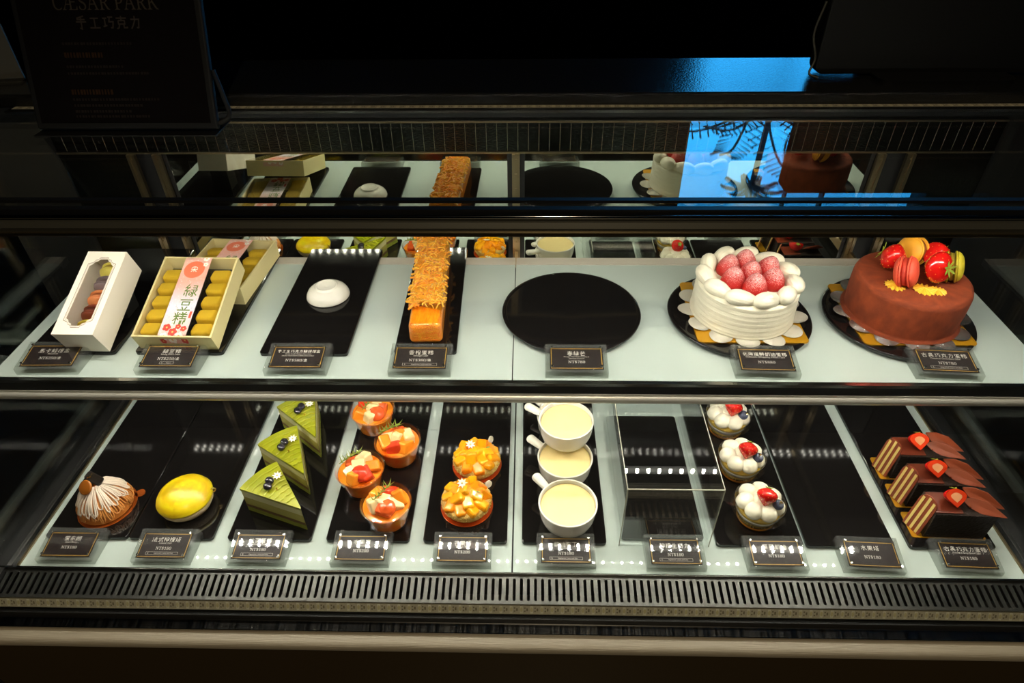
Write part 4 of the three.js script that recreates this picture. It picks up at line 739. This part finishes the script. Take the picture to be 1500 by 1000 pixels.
// strawberry cream cups
{
  const cupGeo = G.lathe([[0, 0], [0.032, 0], [0.034, 0.002], [0.0375, 0.024], [0.0400, 0.0275], [0.0478, 0.028], [0.0482, 0.0292], [0.0400, 0.0292], [0.0445, 0.046], [0.0438, 0.046], [0.0385, 0.0285], [0.0365, 0.024], [0.0335, 0.003], [0, 0.001]], 56);
  const tabGeo = G.flat(new THREE.Shape([[0.028, -0.026], [0.046, -0.030], [0.0565, -0.020], [0.0545, 0.004], [0.046, 0.012]].map((p) => new THREE.Vector2(...p))), 0.0009).translate(0, 0.0292, 0);
  const dollop = G.lathe([[0, -0.011], [0.011, -0.010], [0.0160, -0.003], [0.0160, 0.003], [0.0130, 0.009], [0.008, 0.0122], [0.0035, 0.0132], [0, 0.0134]], 28);
  const sponge = std(srgb(240, 200, 84), 0.8, 0, { bumpMap: rep(noiseA, 4, 1), bumpScale: 0.002 }), jam = phys(srgb(228, 150, 40), 0.25);
  const make = (pos, turn, label) => {
    const t = thing('strawberry_cream_cup', label, 'dessert cup', pos, turn, 'strawberry cream cups');
    part('cup', cupGeo, M.plastic, t, 'clear plastic cup with a rim'); part('tab', tabGeo, M.plastic, t, 'clear lid tab');
    part('jam', G.lathe([[0, 0.0014], [0.0325, 0.0014], [0.0335, 0.004], [0.0345, 0.010], [0, 0.010]], 40), jam, t, 'amber jam layer');
    part('sponge', lump(G.lathe([[0, 0.0102], [0.0346, 0.0102], [0.0352, 0.0175], [0, 0.0175]], 40), 0.01, 90), sponge, t, 'yellow sponge');
    part('cream_layer', G.lathe([[0, 0.0177], [0.0352, 0.0177], [0.0362, 0.024], [0.0366, 0.027], [0, 0.027]], 40), M.cream, t);
    part('sponge', lump(G.lathe([[0, 0.0272], [0.0370, 0.0272], [0.0385, 0.033], [0.034, 0.036], [0, 0.036]], 40), 0.01, 90), sponge, t, 'yellow sponge');
    for (let k = 0; k < 7; k++) { const a = k * Math.PI * 2 / 7 + 0.2, m = part('cream_dollop', dollop, M.cream, t); m.position.set(0.0262 * Math.cos(a), 0.0445, 0.0262 * Math.sin(a)); m.rotation.set(0.3 * Math.sin(a), 0, -0.3 * Math.cos(a)); }
    const m = part('cream_dollop', dollop, M.cream, t); m.position.set(0, 0.049, 0);
    strawberry(t, 0.0175, 0.034, [0.004, 0.055, 0.020], [0.08, 0.75, -0.65], M.berry, { leaves: 5, leafLen: 0.008 });
    const bl = part('blueberry', deform(G.sph(0.0095, 20, 14), (x, y, z) => { const d = Math.max(0, y / 0.0095 - 0.8); return [x, y - d * 0.012, z]; }), M.blueberry, t, 'dusky blueberry'); bl.position.set(0.0265, 0.0575, 0.011); bl.rotation.set(0.3, 0, -0.3);
    part('gold_leaf', flakes(6, 0.0022), M.goldLeaf, bl, 'scrap of gold leaf').position.y = 0.0085;
  };
  make([0.4385, LT, -0.738], -0.25, 'strawberry cream cup next to its price block');
  make([0.4335, LT, -0.8455], -0.25, 'strawberry cream cup in the middle of its row of three');
  make([0.4340, LT, -0.957], -0.25, 'strawberry cream cup at the back of its row of three');
}
// chocolate cake slices
{
  const W = 0.102, D = 0.050, H = 0.062;
  const t = thing('chocolate_cake_slice', 'dark chocolate cake slice next to its price block', 'cake', [0.766, LT, -0.722], -0.04, 'dark chocolate cake slices');
  part('gold_board', G.flat(roundRect(0.126, 0.054, 0.004), 0.0016), M.goldBoard, t, 'gold card base');
  const body = deform(new THREE.BoxGeometry(W, H, D, 60, 24, 20), (x, y, z) => { const f = Math.abs(z) > D / 2 - 1e-4 || Math.abs(x) > W / 2 - 1e-4; const n = f ? 0.0014 * fbm(x * 160, y * 420, z * 160, 3) : 0; return [x + Math.sign(x) * n * (Math.abs(x) > W / 2 - 1e-4 ? 1 : 0), y, z + Math.sign(z) * n * 1.6 * (Math.abs(z) > D / 2 - 1e-4 ? 1 : 0)]; });
  part('cake_body', body.translate(0.006, H / 2 + 0.0018, 0), M.choc, t, 'dark chocolate coated layers');
  part('glaze_square', deform(new RoundedBoxGeometry(0.046, 0.0016, 0.044, 2, 0.0006), (x, y, z) => [x, y + 0.0004 * Math.sin(x * 300), z]).translate(-0.022, H + 0.0028, 0), M.darkSheet, t, 'milk chocolate sheet');
  // striped plaque leaning on the end
  const sh = new THREE.Shape(); sh.moveTo(-0.0165, 0); sh.lineTo(0.0165, 0); sh.lineTo(0.0165, 0.064); sh.absarc(0, 0.064, 0.0165, 0, Math.PI); sh.lineTo(-0.0165, 0);
  const pl = part('striped_plaque', new THREE.ExtrudeGeometry(sh, { depth: 0.0022, bevelEnabled: false, curveSegments: 12 }), M.milkChoc, t, 'brown chocolate plaque with cream stripes');
  pl.position.set(-0.0585, 0.002, 0.008); pl.rotation.set(-0.14, -Math.PI / 2 + 0.45, 0, 'YXZ');
  for (const [x, h] of [[-0.0105, 0.073], [-0.0005, 0.0785], [0.0095, 0.074]]) part('stripe', G.span(x - 0.0022, x + 0.0022, 0.001, h, 0.0021, 0.0026), std(srgb(226, 200, 116), 0.5), pl);
  // strawberry half
  const R = 0.0195, Hh = 0.033;
  const s = part('strawberry_half', berryGeo(R, Hh, Math.PI / 2, Math.PI), M.berry, t, 'cut strawberry half'); s.position.set(-0.010, H + 0.0105, 0.016); s.rotation.set(-0.85, 0.15, 0);
  const prof = Array.from({ length: 21 }, (_, i) => [R * berryR(i / 20) + 1e-5, Hh * i / 20]), cut = (k, dz) => new THREE.ExtrudeGeometry(new THREE.Shape([...prof, ...prof.map(([x, y]) => [-x, y]).reverse()].map(([x, y]) => new THREE.Vector2(x * k, (y - Hh * 0.55) * k + Hh * 0.55))), { depth: 0.0003, bevelEnabled: false }).translate(0, 0, dz);
  part('cut_face', cut(0.97, 0), phys(srgb(232, 66, 30), 0.15, { clearcoat: 0.9 }), s, 'orange red cut face');
  part('pale_core', cut(0.52, 0.0003), phys(srgb(246, 170, 120), 0.18, { clearcoat: 0.9 }), s, 'pale core');
  for (let k = 0; k < 3; k++) { const l = part('leaf', leafGeo(0.010, 0.004, 0.2), M.calyx, s); l.position.y = Hh * 0.98; l.rotation.y = 2.4 + k * 0.8; }
  const gl = part('gold_leaf', flakes(6, 0.0026), M.goldLeaf, t, 'scrap of gold leaf'); gl.position.set(0.018, H + 0.004, 0.006);
  // two chocolate feathers
  const fg = leafGeo(0.074, 0.027, 0.0, 0.0011);
  for (const [p, q, roll] of [[[0.010, 0.020, -0.022], [0.066, 0.006, 0.006], 0.75], [[0.006, 0.009, -0.006], [0.060, 0.003, 0.021], 0.55]]) {
    const f = part('chocolate_feather', fg, M.milkChoc, t, 'curved milk chocolate feather'), d = new THREE.Vector3(q[0] - p[0], q[1] - p[1], q[2] - p[2]).normalize();
    f.position.set(p[0], H + p[1], p[2]); f.quaternion.setFromUnitVectors(new THREE.Vector3(0, 0, 1), d); f.rotateZ(roll);
  }
  dup(t, [0.765, LT, -0.7865], -0.04, 'dark chocolate cake slice in the middle of its row of three');
  dup(t, [0.764, LT, -0.852], -0.04, 'dark chocolate cake slice at the back of its row of three');
}
// ------------------------------------------------------------------ things on the counter and the glass top
{
  const t = thing('menu_board', 'tall dark menu board with faint lettering standing on the glass top', 'menu board', [-0.633, 1.1553, -1.045], 0);
  const w = 0.30, h = 0.42;
  const tex = canvasTex(512, 716, (c, W, H) => {
    c.fillStyle = '#0c0708'; c.fillRect(0, 0, W, H);
    c.fillStyle = '#4c443a'; c.textAlign = 'center'; c.font = '54px serif'; c.fillText('CÆSAR PARK', W / 2, 418, 305);
    c.strokeStyle = '#48403a'; c.lineWidth = 4; hanMid(c, '手工巧克力', W / 2, 433, 36);
    c.textAlign = 'left';
    const bars = [[500, 200], [526, 110], [560, 170], [578, 240], [624, 120], [648, 260], [664, 200], [680, 170], [694, 220]];
    bars.forEach(([y, l], i) => { c.fillStyle = i === 1 || i === 4 ? '#3a2614' : '#2a2320'; for (let x = 0; x < l; x += 9) c.fillRect(110 + x, y, rnd(4, 8), i === 1 || i === 4 ? 14 : 7); });
  });
  const bd = part('board', new RoundedBoxGeometry(w, h, 0.012, 2, 0.004).translate(0, h / 2, 0), M.jet, t); bd.position.y = 0.004; bd.rotation.x = -0.35;
  const f = part('print', new THREE.PlaneGeometry(w - 0.02, h - 0.02).translate(0, h / 2, 0.0065), phys(lin(1, 1, 1), 0.85, { map: tex, specularIntensity: 0.25 }), bd, 'dark printed sheet');
  part('stand', G.span(-w / 2, w / 2, 0, 0.0015, -0.05, 0.02), M.jet, t);
  part('side_strap', G.tube([[w / 2 + 0.002, 0.09, 0.0], [w / 2 + 0.012, 0.05, -0.004], [w / 2 + 0.016, 0.02, -0.006], [w / 2 - 0.01, 0.006, 0.0]], 0.004, 14, 8), M.jet, bd);
}
{
  const t = thing('leaflet_stand', 'grey upright leaflet stand at the end of the counter', 'leaflet stand', [-0.995, 1.1805, -1.235], 0.15);
  part('leaflet', G.span(-0.075, 0.075, 0.003, 0.30, -0.002, 0.002), std(srgb(120, 118, 108), 0.7), t); part('foot', G.span(-0.08, 0.08, 0, 0.003, -0.05, 0.03), M.acrylic, t);
}
{
  const t = thing('payment_monitor', 'black rounded monitor standing on the dark counter', 'monitor', [0.765, 1.1805, -1.262]);
  const s = roundRect(0.44, 0.172, 0.014);
  part('housing', new THREE.ExtrudeGeometry(s, { depth: 0.03, bevelEnabled: true, bevelSize: 0.003, bevelThickness: 0.003, bevelSegments: 2, curveSegments: 10 }).translate(0, 0.092, -0.015), M.jet, t);
  part('foot', G.flat(roundRect(0.24, 0.13, 0.02), 0.006), M.jet, t);
  part('cable', G.tube([[-0.226, 0.12, 0.0], [-0.238, 0.07, 0.012], [-0.228, 0.03, 0.02], [-0.236, 0.008, 0.03], [-0.222, 0.0035, 0.04]], 0.0022, 24, 8), M.anodised, t);
}
// ------------------------------------------------------------------ dim ceiling lamps on the customers' side
for (const x of [0.2]) {
  const t = thing('ceiling_lamp', 'small round recessed ceiling downlight over the aisle', 'lamp', [x, 4.2, 1.2]);
  part('trim_ring', G.lathe([[0.05, 0], [0.065, 0], [0.065, -0.008], [0.05, -0.004], [0.05, 0]], 24), M.steel, t);
  part('diffuser', G.cyl(0.049, 0.049, 0.003, 24).translate(0, -0.002, 0), new THREE.MeshStandardMaterial({ color: lin(0.9, 0.85, 0.7), emissive: lin(1, 0.82, 0.55), emissiveIntensity: 6 }), t);
  const l = new THREE.SpotLight(lin(1, 0.82, 0.55), 12, 0, 0.7, 0.6, 2); l.position.set(0, -0.01, 0); l.castShadow = true; l.shadow.radius = 2.4; t.add(l);
  l.target.position.set(0, -4, -0.9); t.add(l.target);
}
renderer.render(scene, camera);
